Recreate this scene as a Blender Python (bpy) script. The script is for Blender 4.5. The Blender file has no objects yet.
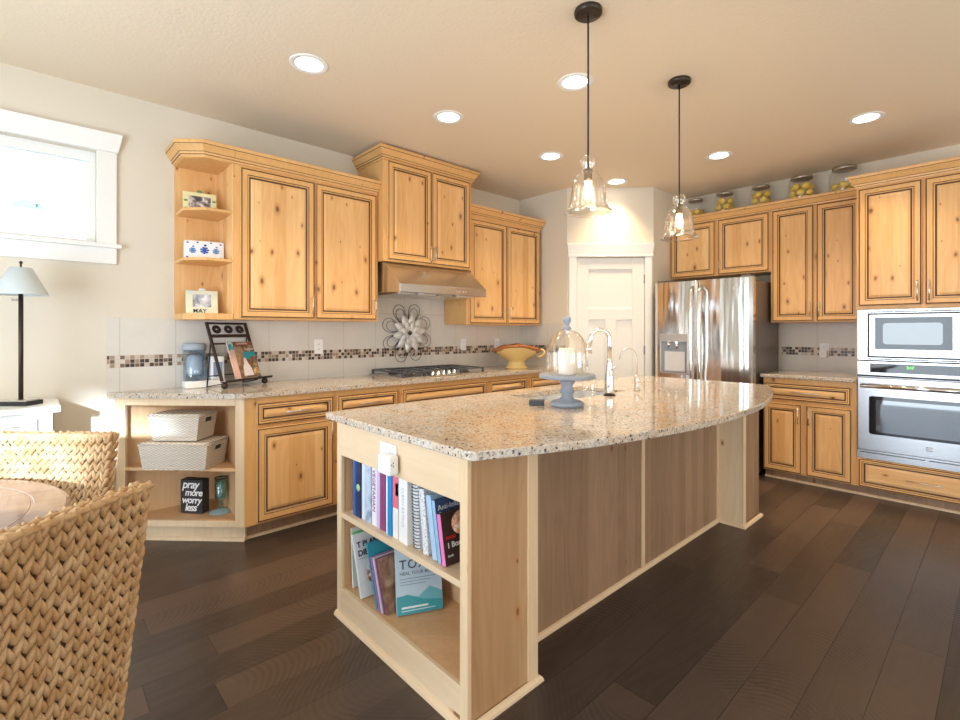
import bpy, bmesh, math, random
from mathutils import Vector, Matrix
RND = random.Random(11)
PI = math.pi
sc = bpy.context.scene
COL = sc.collection

# ------------------------------------------------------------------ camera
TH = 0.8255
cam = bpy.data.cameras.new('camera'); cam_o = bpy.data.objects.new('camera', cam); COL.objects.link(cam_o)
cam.sensor_fit = 'HORIZONTAL'; cam.sensor_width = 36.0; cam.lens = 487.3 / 960 * 36
cam.shift_y = -29 / 960; cam.clip_start = 0.02
cam_o.location = (0, 0, 1.29); cam_o.rotation_euler = (PI / 2, 0, TH - PI / 2)
sc.camera = cam_o
# ------------------------------------------------------------------ exposure
vs = sc.view_settings
vs.view_transform = 'Standard'; vs.look = 'None'; vs.gamma = 1.0; vs.use_curve_mapping = False
vs.exposure = 0.48
# ------------------------------------------------------------------ sky
w = bpy.data.worlds.new('sky'); sc.world = w; w.use_nodes = True
wn = w.node_tree; wn.nodes.clear()
wo = wn.nodes.new('ShaderNodeOutputWorld'); wb = wn.nodes.new('ShaderNodeBackground')
wt = wn.nodes.new('ShaderNodeTexCoord'); wsep = wn.nodes.new('ShaderNodeSeparateXYZ'); wr = wn.nodes.new('ShaderNodeValToRGB')
wn.links.new(wt.outputs['Generated'], wsep.inputs[0]); wn.links.new(wsep.outputs['Z'], wr.inputs[0])
wr.color_ramp.elements[0].position = 0.0; wr.color_ramp.elements[0].color = (0.55, 0.56, 0.52, 1)
wr.color_ramp.elements[1].position = 0.35; wr.color_ramp.elements[1].color = (0.62, 0.80, 1.0, 1)
e = wr.color_ramp.elements.new(0.06); e.color = (0.92, 0.96, 1.0, 1)
wn.links.new(wr.outputs[0], wb.inputs[0]); wb.inputs[1].default_value = 1.3
wn.links.new(wb.outputs[0], wo.inputs[0])
# ------------------------------------------------------------------ daylight at the windows and patio door
def area(name, loc, size, power, color, direction):
    l = bpy.data.lights.new(name, 'AREA'); l.shape = 'RECTANGLE'; l.size, l.size_y = size
    l.energy = power; l.color = color
    o = bpy.data.objects.new(name, l); COL.objects.link(o); o.location = loc
    o.rotation_euler = Vector(direction).to_track_quat('-Z', 'Z').to_euler()
    return o
area('patio_door_daylight', (-1.92, 1.2, 1.15), (3.0, 2.1), 120, (0.76, 0.88, 1.0), (1, 0, .35))
area('rear_window_daylight', (0.0, -3.12, 1.35), (2.2, 1.9), 42, (1.0, 0.97, 0.92), (0, 1, .8))
area('rear_door_daylight', (3.4, -3.12, 1.15), (2.2, 2.1), 42, (1.0, 0.96, 0.90), (0, 1, .8))

sun = bpy.data.lights.new('sun', 'SUN'); sun.energy = 9.0; sun.angle = math.radians(2.0); sun.color = (.66, .82, 1.0)
sun_o = bpy.data.objects.new('sun', sun); COL.objects.link(sun_o); sun_o.location = (-5, -8, 4)
sun_o.rotation_euler = Vector((0.42, 0.91, -0.22)).to_track_quat('-Z', 'Z').to_euler()

# ------------------------------------------------------------------ node helpers
def new_mat(name):
    m = bpy.data.materials.new(name); m.use_nodes = True
    nt = m.node_tree; nt.nodes.clear()
    out = nt.nodes.new('ShaderNodeOutputMaterial')
    return m, nt, out
def nd(nt, t, ins=None, **props):
    n = nt.nodes.new('ShaderNode' + t)
    for k, v in props.items(): setattr(n, k, v)
    for k, v in (ins or {}).items():
        s = n.inputs[k]
        if isinstance(v, bpy.types.NodeSocket): nt.links.new(v, s)
        else: s.default_value = v
    return n
def c4(c): return (c[0], c[1], c[2], 1.0)
def mth(nt, op, a, b=0.0, c=0.0): return nd(nt, 'Math', {0: a, 1: b, 2: c}, operation=op).outputs[0]
def mixc(nt, f, a, b, mode='MIX'):
    n = nt.nodes.new('ShaderNodeMix'); n.data_type = 'RGBA'; n.blend_type = mode
    for i, v in ((0, f), (6, a), (7, b)):
        s = n.inputs[i]
        if isinstance(v, bpy.types.NodeSocket): nt.links.new(v, s)
        elif i == 0: s.default_value = v
        else: s.default_value = c4(v)
    return n.outputs[2]
def sstep(nt, v, lo, hi):
    n = nd(nt, 'MapRange', {0: v, 1: lo, 2: hi}, interpolation_type='SMOOTHSTEP'); return n.outputs[0]
def bsdf(nt, out, color, rough=0.5, metal=0.0, **kw):
    b = nt.nodes.new('ShaderNodeBsdfPrincipled')
    for k, v in (('Base Color', color), ('Roughness', rough), ('Metallic', metal)) + tuple(kw.items()):
        if isinstance(v, bpy.types.NodeSocket): nt.links.new(v, b.inputs[k])
        elif k == 'Base Color': b.inputs[k].default_value = c4(v)
        elif k == 'Emission Color': b.inputs[k].default_value = c4(v)
        else: b.inputs[k].default_value = v
    nt.links.new(b.outputs[0], out.inputs[0]); return b
def bump(nt, h, strength=0.2, dist=0.002):
    return nd(nt, 'Bump', {'Height': h, 'Strength': strength, 'Distance': dist}).outputs[0]

def plain(name, color, rough=0.5, metal=0.0, noise=0.04, scale=30, bumpy=0.0, **kw):
    m, nt, out = new_mat(name)
    tc = nd(nt, 'TexCoord')
    nz = nd(nt, 'TexNoise', {'Vector': tc.outputs['Object'], 'Scale': scale, 'Detail': 3.0})
    col = mixc(nt, nz.outputs[0], [c * (1 - noise) for c in color], [min(1, c * (1 + noise)) for c in color])
    if bumpy: kw['Normal'] = bump(nt, nz.outputs[0], bumpy, 0.003)
    bsdf(nt, out, col, rough, metal, **kw); return m
def emit(name, color, strength):
    m, nt, out = new_mat(name)
    e = nd(nt, 'Emission', {0: c4(color), 1: strength}); nt.links.new(e.outputs[0], out.inputs[0]); return m
def glass(name, tint=(1, 1, 1), refl=0.5, rough=0.02, power=4.0, base=0.04):
    m, nt, out = new_mat(name)
    lw = nd(nt, 'LayerWeight', {0: 0.5})
    f = mth(nt, 'MULTIPLY_ADD', mth(nt, 'POWER', lw.outputs['Facing'], power), refl, base)
    tr = nd(nt, 'BsdfTransparent', {0: c4(tint)}); gl = nd(nt, 'BsdfGlossy', {0: c4((1, 1, 1)), 'Roughness': rough})
    mx = nd(nt, 'MixShader', {0: f, 1: tr.outputs[0], 2: gl.outputs[0]})
    nt.links.new(mx.outputs[0], out.inputs[0]); return m

def wood(name, c1, c2, axis='z', strip=0.085, strip_amt=0.5, knots=0.72, rough=0.38, knot_col=(0.17, 0.065, 0.02), halo_col=(0.50, 0.21, 0.06), kscale=(7.5, 4.0)):
    m, nt, out = new_mat(name)
    tc = nd(nt, 'TexCoord'); oi = nd(nt, 'ObjectInfo')
    s = nd(nt, 'SeparateXYZ', {0: tc.outputs['Object']})
    x, y, z = s.outputs[0], s.outputs[1], s.outputs[2]
    if axis == 'x': x, z = z, x
    if axis == 'y': y, z, x = x, y, z
    r = mth(nt, 'MULTIPLY', oi.outputs['Random'], 37.0)
    u = mth(nt, 'ADD', mth(nt, 'ADD', x, y), mth(nt, 'MULTIPLY', r, 0.13))
    wob = nd(nt, 'TexWhiteNoise', {'W': mth(nt, 'ADD', mth(nt, 'FLOOR', mth(nt, 'DIVIDE', u, strip)), r)}, noise_dimensions='1D').outputs[0]
    off = mth(nt, 'ADD', r, mth(nt, 'MULTIPLY', wob, 9.0))
    g1 = nd(nt, 'CombineXYZ', {0: mth(nt, 'MULTIPLY', x, 48.0), 1: mth(nt, 'MULTIPLY', y, 48.0), 2: mth(nt, 'MULTIPLY_ADD', z, 2.6, off)})
    grain = nd(nt, 'TexNoise', {'Vector': g1.outputs[0], 'Scale': 1.0, 'Detail': 5.0, 'Roughness': 0.6, 'Distortion': 0.4}).outputs[0]
    g2 = nd(nt, 'CombineXYZ', {0: mth(nt, 'MULTIPLY', x, 7.0), 1: mth(nt, 'MULTIPLY', y, 7.0), 2: mth(nt, 'MULTIPLY_ADD', z, 0.9, off)})
    big = nd(nt, 'TexNoise', {'Vector': g2.outputs[0], 'Scale': 1.0, 'Detail': 2.0}).outputs[0]
    rings = mth(nt, 'MULTIPLY_ADD', mth(nt, 'SINE', mth(nt, 'MULTIPLY', big, 60.0)), 0.5, 0.5)
    f = mth(nt, 'ADD', mth(nt, 'MULTIPLY', grain, 0.55), mth(nt, 'ADD', mth(nt, 'MULTIPLY', rings, 0.14), mth(nt, 'MULTIPLY', wob, strip_amt)))
    f = mth(nt, 'SUBTRACT', f, 0.12)
    f = nd(nt, 'Clamp', {0: f}).outputs[0]
    col = mixc(nt, f, c1, c2)
    if knots > 0:
        kv = nd(nt, 'CombineXYZ', {0: mth(nt, 'MULTIPLY_ADD', mth(nt, 'ADD', x, y), kscale[0], r), 1: mth(nt, 'MULTIPLY_ADD', z, kscale[1], r), 2: 0.0})
        nzk = nd(nt, 'TexNoise', {'Vector': g1.outputs[0], 'Scale': 0.9, 'Detail': 1.0})
        kv2 = nd(nt, 'VectorMath', {0: kv.outputs[0], 1: nd(nt, 'VectorMath', {0: nzk.outputs['Color'], 'Scale': 0.05}, operation='SCALE').outputs[0]}, operation='ADD')
        vo = nd(nt, 'TexVoronoi', {'Vector': kv2.outputs[0], 'Scale': 1.0}, voronoi_dimensions='2D')
        sepc = nd(nt, 'SeparateColor', {0: vo.outputs['Color']})
        gate = mth(nt, 'GREATER_THAN', sepc.outputs[0], 1 - knots)
        size = mth(nt, 'MULTIPLY_ADD', mth(nt, 'POWER', sepc.outputs[1], 2.0), 0.095, 0.022)
        rel = mth(nt, 'DIVIDE', vo.outputs['Distance'], size)
        halo = mth(nt, 'MULTIPLY', mth(nt, 'SUBTRACT', 1.0, sstep(nt, rel, 0.6, 2.4)), gate)
        spot = mth(nt, 'MULTIPLY', mth(nt, 'SUBTRACT', 1.0, sstep(nt, rel, 0.45, 0.95)), gate)
        col = mixc(nt, mth(nt, 'MULTIPLY', halo, 0.6), col, halo_col)
        col = mixc(nt, mth(nt, 'MULTIPLY', spot, 0.85), col, knot_col)
    bsdf(nt, out, col, rough, 0.0, Normal=bump(nt, grain, 0.06, 0.001)); return m

M = {}
A1, A2 = (0.93, 0.62, 0.30), (0.66, 0.32, 0.10)
M['alder'] = wood('knotty_alder', A1, A2)
M['alder_h'] = wood('knotty_alder_horizontal', A1, A2, axis='x')
M['alder_frame'] = wood('alder_frame', (0.80, 0.475, 0.19), (0.58, 0.28, 0.085), knots=0.28, strip=0.3, strip_amt=0.1)
M['glaze'] = plain('dark_brown_glaze', (0.085, 0.038, 0.018), 0.5)
M['groove'] = plain('umber_glaze', (0.20, 0.095, 0.04), 0.45)
M['maple'] = wood('pale_alder', (0.84, 0.66, 0.44), (0.66, 0.45, 0.25), strip=0.11, strip_amt=0.25, knots=0.16, rough=0.42)
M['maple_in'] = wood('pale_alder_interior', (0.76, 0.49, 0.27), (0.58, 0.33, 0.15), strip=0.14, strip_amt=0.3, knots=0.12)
M['maple_y'] = wood('pale_alder_lengthwise', (0.80, 0.62, 0.42), (0.66, 0.46, 0.27), axis='y', strip=0.4, strip_amt=0.1, knots=0.12, rough=0.42)
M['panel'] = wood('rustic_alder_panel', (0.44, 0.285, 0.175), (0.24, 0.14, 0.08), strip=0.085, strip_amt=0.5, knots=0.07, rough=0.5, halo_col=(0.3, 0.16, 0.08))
M['endwood'] = wood('warm_alder_end_panel', (0.64, 0.42, 0.235), (0.42, 0.235, 0.11), strip=0.11, strip_amt=0.6, knots=0.08, rough=0.45)
M['white'] = plain('white_paint', (0.86, 0.86, 0.84), 0.35, noise=0.01)
M['door_white'] = plain('warm_white_door_paint', (0.84, 0.82, 0.78), 0.3, noise=0.01)
M['plastic'] = plain('white_plastic', (0.88, 0.88, 0.88), 0.3, noise=0.01)
M['bronze'] = plain('oil_rubbed_bronze', (0.05, 0.035, 0.028), 0.4, 0.6)
M['iron'] = plain('dark_iron', (0.06, 0.045, 0.04), 0.5, 0.5)
M['black'] = plain('black_metal', (0.015, 0.015, 0.016), 0.45)
M['grate'] = plain('cast_iron_grate', (0.10, 0.11, 0.13), 0.28, 0.4)
M['sinksteel'] = plain('satin_sink_steel', (0.80, 0.82, 0.85), 0.35, 0.6)
M['chrome'] = plain('chrome', (0.86, 0.86, 0.86), 0.1, 1.0, noise=0.01)
M['nickel'] = plain('brushed_nickel', (0.75, 0.72, 0.68), 0.28, 1.0, noise=0.02)
M['darkglass'] = plain('black_glass', (0.012, 0.014, 0.018), 0.04, noise=0.0)
M['ovenglass'] = plain('oven_window_glass', (0.03, 0.045, 0.07), 0.03, noise=0.0, **{'Specular IOR Level': 1.0, 'Coat Weight': 1.0})
M['micglass'] = plain('microwave_window_glass', (0.10, 0.13, 0.15), 0.05, noise=0.0, **{'Specular IOR Level': 1.0})
M['glass'] = glass('clear_glass')
M['shade_glass'] = glass('pendant_glass', (1, 0.97, 0.92), 0.80, 0.10, 1.6, 0.12)
M['pane'] = glass('window_pane', (0.97, 0.99, 1), 0.3, 0.0, 5, 0.02)
M['greenglass'] = glass('green_glass', (0.62, 0.86, 0.84), 0.5, 0.05, 2.0, 0.12)
M['tankglass'] = glass('clear_blue_plastic', (0.80, 0.88, 0.95), 0.4, 0.05, 2.0, 0.10)
M['yellow'] = plain('lemon_skin', (0.82, 0.60, 0.09), 0.45, noise=0.08, bumpy=0.1, scale=60)
M['ceramic'] = plain('yellow_ceramic', (0.82, 0.60, 0.24), 0.15, noise=0.06, scale=8)
M['ceramic_rim'] = plain('brown_glazed_rim', (0.45, 0.16, 0.05), 0.2, noise=0.35, scale=25)
M['wax'] = plain('white_candle_wax', (0.90, 0.89, 0.86), 0.5, noise=0.01)
M['bluegrey'] = plain('chalky_blue_grey_paint', (0.30, 0.34, 0.41), 0.65, noise=0.12, scale=60, bumpy=0.3)
M['paper'] = plain('book_pages', (0.85, 0.83, 0.78), 0.7)
M['bulb'] = emit('lamp_filament_glow', (1.0, 0.72, 0.38), 16.0)
M['lens'] = emit('downlight_lens_glow', (1.0, 0.93, 0.82), 9.0)
M['green_led'] = emit('green_display_digits', (0.15, 1.0, 0.1), 2.0)

def steel(name, col=(0.66, 0.65, 0.64), rough=0.24, wav=0.0, along='z', streak=0.06):
    m, nt, out = new_mat(name)
    tc = nd(nt, 'TexCoord'); s = nd(nt, 'SeparateXYZ', {0: tc.outputs['Object']})
    a = {'x': 0, 'y': 1, 'z': 2}[along]
    k = [300.0, 300.0, 300.0]; k[a] = 1.5
    v = nd(nt, 'CombineXYZ', {i: mth(nt, 'MULTIPLY', s.outputs[i], k[i]) for i in range(3)})
    n1 = nd(nt, 'TexNoise', {'Vector': v.outputs[0], 'Scale': 1.0, 'Detail': 2.0}).outputs[0]
    rgh = mth(nt, 'MULTIPLY_ADD', n1, streak, rough - streak / 2)
    kw = {}
    if wav:
        v2 = nd(nt, 'CombineXYZ', {0: mth(nt, 'MULTIPLY', s.outputs[0], 13.0), 1: mth(nt, 'MULTIPLY', s.outputs[1], 13.0), 2: mth(nt, 'MULTIPLY', s.outputs[2], 1.1)})
        n2 = nd(nt, 'TexNoise', {'Vector': v2.outputs[0], 'Scale': 1.0, 'Detail': 1.0}).outputs[0]
        kw['Normal'] = bump(nt, n2, wav, 0.02)
    bsdf(nt, out, col, rgh, 1.0, **kw); return m
M['steel'] = steel('stainless_steel')
M['steel_h'] = steel('stainless_steel_horizontal', (.62, .62, .64), along='x', rough=0.24, streak=.03)
M['fridge'] = steel('fridge_stainless_steel', (0.70, 0.69, 0.68), 0.13, 0.35)
M['fridge_side'] = plain('fridge_side_grey', (0.17, 0.15, 0.14), 0.35, 0.5)
M['ovensteel'] = steel('oven_steel', (0.44, 0.44, 0.45), 0.26, along='x')

def granite():
    m, nt, out = new_mat('speckled_granite')
    tc = nd(nt, 'TexCoord'); V = tc.outputs['Object']
    n0 = nd(nt, 'TexNoise', {'Vector': V, 'Scale': 9.0, 'Detail': 4.0, 'Roughness': 0.65}).outputs[0]
    n1 = nd(nt, 'TexNoise', {'Vector': V, 'Scale': 85.0, 'Detail': 4.0, 'Roughness': 0.7}).outputs[0]
    n2 = nd(nt, 'TexNoise', {'Vector': V, 'Scale': 110.0, 'Detail': 3.0, 'Roughness': 0.6}).outputs[0]
    v1 = nd(nt, 'TexVoronoi', {'Vector': V, 'Scale': 135.0}); sp = nd(nt, 'SeparateColor', {0: v1.outputs['Color']})
    col = mixc(nt, sstep(nt, n0, 0.38, 0.62), (0.58, 0.53, 0.46), (0.58, 0.46, 0.34))
    col = mixc(nt, sstep(nt, n1, 0.53, 0.64), col, (0.70, 0.64, 0.56))
    col = mixc(nt, mth(nt, 'MULTIPLY', sstep(nt, n2, 0.56, 0.64), 0.75), col, (0.36, 0.23, 0.14))
    grey = mth(nt, 'MULTIPLY', mth(nt, 'GREATER_THAN', sp.outputs[0], 0.84), 0.7)
    col = mixc(nt, grey, col, (0.33, 0.31, 0.30))
    blk = mth(nt, 'MULTIPLY', mth(nt, 'GREATER_THAN', sp.outputs[1], 0.92), sstep(nt, n1, 0.40, 0.52))
    col = mixc(nt, blk, col, (0.03, 0.028, 0.03))
    bsdf(nt, out, col, 0.07, 0.0, **{'Specular IOR Level': 0.65}); return m
M['granite'] = granite()

def floor_mat():
    m, nt, out = new_mat('dark_wire_brushed_oak')
    tc = nd(nt, 'TexCoord'); V = tc.outputs['Object']
    s = nd(nt, 'SeparateXYZ', {0: V})
    ry = mth(nt, 'DIVIDE', s.outputs[1], 0.164); row = mth(nt, 'FLOOR', ry)
    shift = nd(nt, 'TexWhiteNoise', {'W': row}, noise_dimensions='1D').outputs[0]
    cx_ = mth(nt, 'ADD', mth(nt, 'DIVIDE', s.outputs[0], 1.35), mth(nt, 'MULTIPLY', shift, 7.0)); ccol = mth(nt, 'FLOOR', cx_)
    tint = nd(nt, 'TexWhiteNoise', {'Vector': nd(nt, 'CombineXYZ', {0: row, 1: ccol}).outputs[0]}, noise_dimensions='2D').outputs[0]
    ey = mth(nt, 'ABSOLUTE', mth(nt, 'SUBTRACT', mth(nt, 'FRACT', ry), 0.5)); ex = mth(nt, 'ABSOLUTE', mth(nt, 'SUBTRACT', mth(nt, 'FRACT', cx_), 0.5))
    joint = mth(nt, 'MAXIMUM', sstep(nt, ey, 0.488, 0.494), sstep(nt, ex, 0.4985, 0.4993))
    off = mth(nt, 'MULTIPLY', tint, 31.0)
    g = nd(nt, 'CombineXYZ', {0: mth(nt, 'MULTIPLY_ADD', s.outputs[0], 3.0, off), 1: mth(nt, 'MULTIPLY', s.outputs[1], 55.0), 2: 0.0})
    grain = nd(nt, 'TexNoise', {'Vector': g.outputs[0], 'Scale': 1.0, 'Detail': 6.0, 'Roughness': 0.65, 'Distortion': 0.7}).outputs[0]
    g2 = nd(nt, 'CombineXYZ', {0: mth(nt, 'MULTIPLY_ADD', s.outputs[0], 1.6, off), 1: mth(nt, 'MULTIPLY', s.outputs[1], 8.0), 2: 0.0})
    cath = nd(nt, 'TexNoise', {'Vector': g2.outputs[0], 'Scale': 1.0, 'Detail': 1.0}).outputs[0]
    rings = mth(nt, 'MULTIPLY_ADD', mth(nt, 'SINE', mth(nt, 'MULTIPLY', cath, 45.0)), 0.5, 0.5)
    # curved saw marks across some boards
    yy = mth(nt, 'MULTIPLY', s.outputs[1], 1.0)
    arc = mth(nt, 'ADD', s.outputs[0], mth(nt, 'MULTIPLY', mth(nt, 'SINE', mth(nt, 'MULTIPLY', yy, 9.0)), 0.12))
    saw = mth(nt, 'MULTIPLY_ADD', mth(nt, 'SINE', mth(nt, 'MULTIPLY', arc, 230.0)), 0.5, 0.5)
    mask = nd(nt, 'TexNoise', {'Vector': V, 'Scale': 1.7, 'Detail': 1.0}).outputs[0]
    sawm = mth(nt, 'MULTIPLY', saw, sstep(nt, mask, 0.47, 0.60))
    f = mth(nt, 'ADD', mth(nt, 'MULTIPLY', grain, 0.40), mth(nt, 'MULTIPLY', tint, 0.65))
    col = mixc(nt, nd(nt, 'Clamp', {0: f}).outputs[0], (0.013, 0.0105, 0.0105), (0.118, 0.078, 0.060))
    col = mixc(nt, mth(nt, 'MULTIPLY', rings, 0.18), col, (0.10, 0.075, 0.06))
    col = mixc(nt, mth(nt, 'MULTIPLY', sawm, 0.35), col, (0.022, 0.017, 0.015))
    fac = joint
    col = mixc(nt, fac, col, (0.012, 0.008, 0.007))
    h = mth(nt, 'SUBTRACT', mth(nt, 'ADD', mth(nt, 'MULTIPLY', grain, 0.5), mth(nt, 'MULTIPLY', sawm, -0.6)), mth(nt, 'MULTIPLY', fac, 1.5))
    bsdf(nt, out, col, mth(nt, 'MULTIPLY_ADD', grain, 0.18, 0.24), 0.0, Normal=bump(nt, h, 0.35, 0.002)); return m
M['floor'] = floor_mat()

def paint(name, col, scale=160, strength=0.12):
    m, nt, out = new_mat(name)
    tc = nd(nt, 'TexCoord'); n = nd(nt, 'TexNoise', {'Vector': tc.outputs['Object'], 'Scale': scale, 'Detail': 2.0}).outputs[0]
    bsdf(nt, out, col, 0.85, 0.0, Normal=bump(nt, n, strength, 0.004)); return m
M['wall'] = paint('warm_grey_wall_paint', (0.72, 0.655, 0.55))
M['ceiling'] = paint('beige_ceiling_texture', (0.82, 0.70, 0.535), 70, 0.35)

def splash():
    m, nt, out = new_mat('backsplash_tile_with_mosaic')
    tc = nd(nt, 'TexCoord'); s = nd(nt, 'SeparateXYZ', {0: tc.outputs['Object']})
    x, z = s.outputs[0], s.outputs[2]
    n = nd(nt, 'TexNoise', {'Vector': tc.outputs['Object'], 'Scale': 6.0, 'Detail': 5.0, 'Roughness': 0.6, 'Distortion': 0.5}).outputs[0]
    base = mixc(nt, n, (0.60, 0.57, 0.52), (0.70, 0.67, 0.62))
    fx = mth(nt, 'FRACT', mth(nt, 'DIVIDE', mth(nt, 'SUBTRACT', x, 0.257), 0.30))
    jx = mth(nt, 'LESS_THAN', mth(nt, 'ABSOLUTE', mth(nt, 'SUBTRACT', fx, 0.5)), 0.0065)
    jz = mth(nt, 'LESS_THAN', mth(nt, 'ABSOLUTE', mth(nt, 'SUBTRACT', z, 1.443)), 0.002)
    base = mixc(nt, mth(nt, 'MAXIMUM', jx, jz), base, (0.50, 0.45, 0.39))
    z0, c = 1.062, 0.0255
    ci = mth(nt, 'DIVIDE', x, c); ri = mth(nt, 'DIVIDE', mth(nt, 'SUBTRACT', z, z0), c)
    cv = nd(nt, 'CombineXYZ', {0: mth(nt, 'FLOOR', ci), 1: mth(nt, 'FLOOR', ri), 2: 0.0})
    wn_ = nd(nt, 'TexWhiteNoise', {'Vector': cv.outputs[0]}, noise_dimensions='2D').outputs[0]
    rp = nd(nt, 'ValToRGB', {0: wn_}); cr = rp.color_ramp; cr.interpolation = 'CONSTANT'
    cr.elements[0].position = 0.0; cr.elements[0].color = (0.035, 0.018, 0.012, 1)
    cr.elements[1].position = 0.33; cr.elements[1].color = (0.16, 0.085, 0.05, 1)
    for p, cc in ((0.5, (0.34, 0.23, 0.15, 1)), (0.66, (0.50, 0.43, 0.35, 1)), (0.82, (0.62, 0.56, 0.49, 1))):
        q = cr.elements.new(p); q.color = cc
    gx = mth(nt, 'ABSOLUTE', mth(nt, 'SUBTRACT', mth(nt, 'FRACT', ci), 0.5)); gz = mth(nt, 'ABSOLUTE', mth(nt, 'SUBTRACT', mth(nt, 'FRACT', ri), 0.5))
    gr = mth(nt, 'GREATER_THAN', mth(nt, 'MAXIMUM', gx, gz), 0.44)
    mos = mixc(nt, gr, rp.outputs[0], (0.55, 0.49, 0.42))
    inb = mth(nt, 'LESS_THAN', mth(nt, 'ABSOLUTE', mth(nt, 'SUBTRACT', z, z0 + 1.5 * c)), 1.5 * c)
    bsdf(nt, out, mixc(nt, inb, base, mos), 0.32); return m
M['splash'] = splash()

def seagrass():
    m, nt, out = new_mat('braided_seagrass')
    tc = nd(nt, 'TexCoord'); V = tc.outputs['Object']
    n1 = nd(nt, 'TexNoise', {'Vector': V, 'Scale': 22.0, 'Detail': 2.0}).outputs[0]
    n2 = nd(nt, 'TexNoise', {'Vector': V, 'Scale': 240.0, 'Detail': 2.0}).outputs[0]
    col = mixc(nt, sstep(nt, n1, 0.3, 0.7), (0.50, 0.29, 0.125), (0.66, 0.45, 0.25))
    col = mixc(nt, mth(nt, 'MULTIPLY', n2, 0.35), col, (0.30, 0.16, 0.06))
    bsdf(nt, out, col, 0.6, Normal=bump(nt, n2, 0.25, 0.002)); return m
M['seagrass'] = seagrass()
M['core'] = plain('seagrass_core', (0.04, 0.02, 0.01), 0.8)

def wicker():
    m, nt, out = new_mat('whitewashed_wicker')
    tc = nd(nt, 'TexCoord'); s = nd(nt, 'SeparateXYZ', {0: tc.outputs['Object']})
    a = mth(nt, 'MULTIPLY', mth(nt, 'ADD', s.outputs[0], s.outputs[1]), 200.0); b = mth(nt, 'MULTIPLY', s.outputs[2], 420.0)
    wv = mth(nt, 'MULTIPLY', mth(nt, 'SINE', a), mth(nt, 'SINE', b))
    h = mth(nt, 'MULTIPLY_ADD', wv, 0.5, 0.5)
    n = nd(nt, 'TexNoise', {'Vector': tc.outputs['Object'], 'Scale': 40.0, 'Detail': 3.0}).outputs[0]
    col = mixc(nt, h, (0.50, 0.42, 0.33), (0.80, 0.74, 0.66)); col = mixc(nt, mth(nt, 'MULTIPLY', n, 0.3), col, (0.62, 0.48, 0.34))
    bsdf(nt, out, col, 0.7, Normal=bump(nt, h, 0.8, 0.004)); return m
M['wicker'] = wicker()
def art(name, cols, scale=14.0, rough=0.35):
    m, nt, out = new_mat(name); tc = nd(nt, 'TexCoord'); oi = nd(nt, 'ObjectInfo')
    v = nd(nt, 'VectorMath', {0: tc.outputs['Object'], 1: nd(nt, 'CombineXYZ', {0: mth(nt, 'MULTIPLY', oi.outputs['Random'], 9.0)}).outputs[0]}, operation='ADD')
    n = nd(nt, 'TexNoise', {'Vector': v.outputs[0], 'Scale': scale, 'Detail': 3.0, 'Distortion': 0.6}).outputs[0]
    rp = nd(nt, 'ValToRGB', {0: n}); cr = rp.color_ramp
    k = len(cols)
    cr.elements[0].position = 0.33; cr.elements[0].color = c4(cols[0]); cr.elements[1].position = 0.67; cr.elements[1].color = c4(cols[-1])
    for i in range(1, k - 1): q = cr.elements.new(0.33 + 0.34 * i / (k - 1)); q.color = c4(cols[i])
    bsdf(nt, out, rp.outputs[0], rough); return m
COLR = {}
def colr(c, rough=0.35):
    key = tuple(round(v, 3) for v in c) + (rough,)
    if key not in COLR: COLR[key] = plain('coloured_finish', c, rough, noise=0.05)
    return COLR[key]

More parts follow.
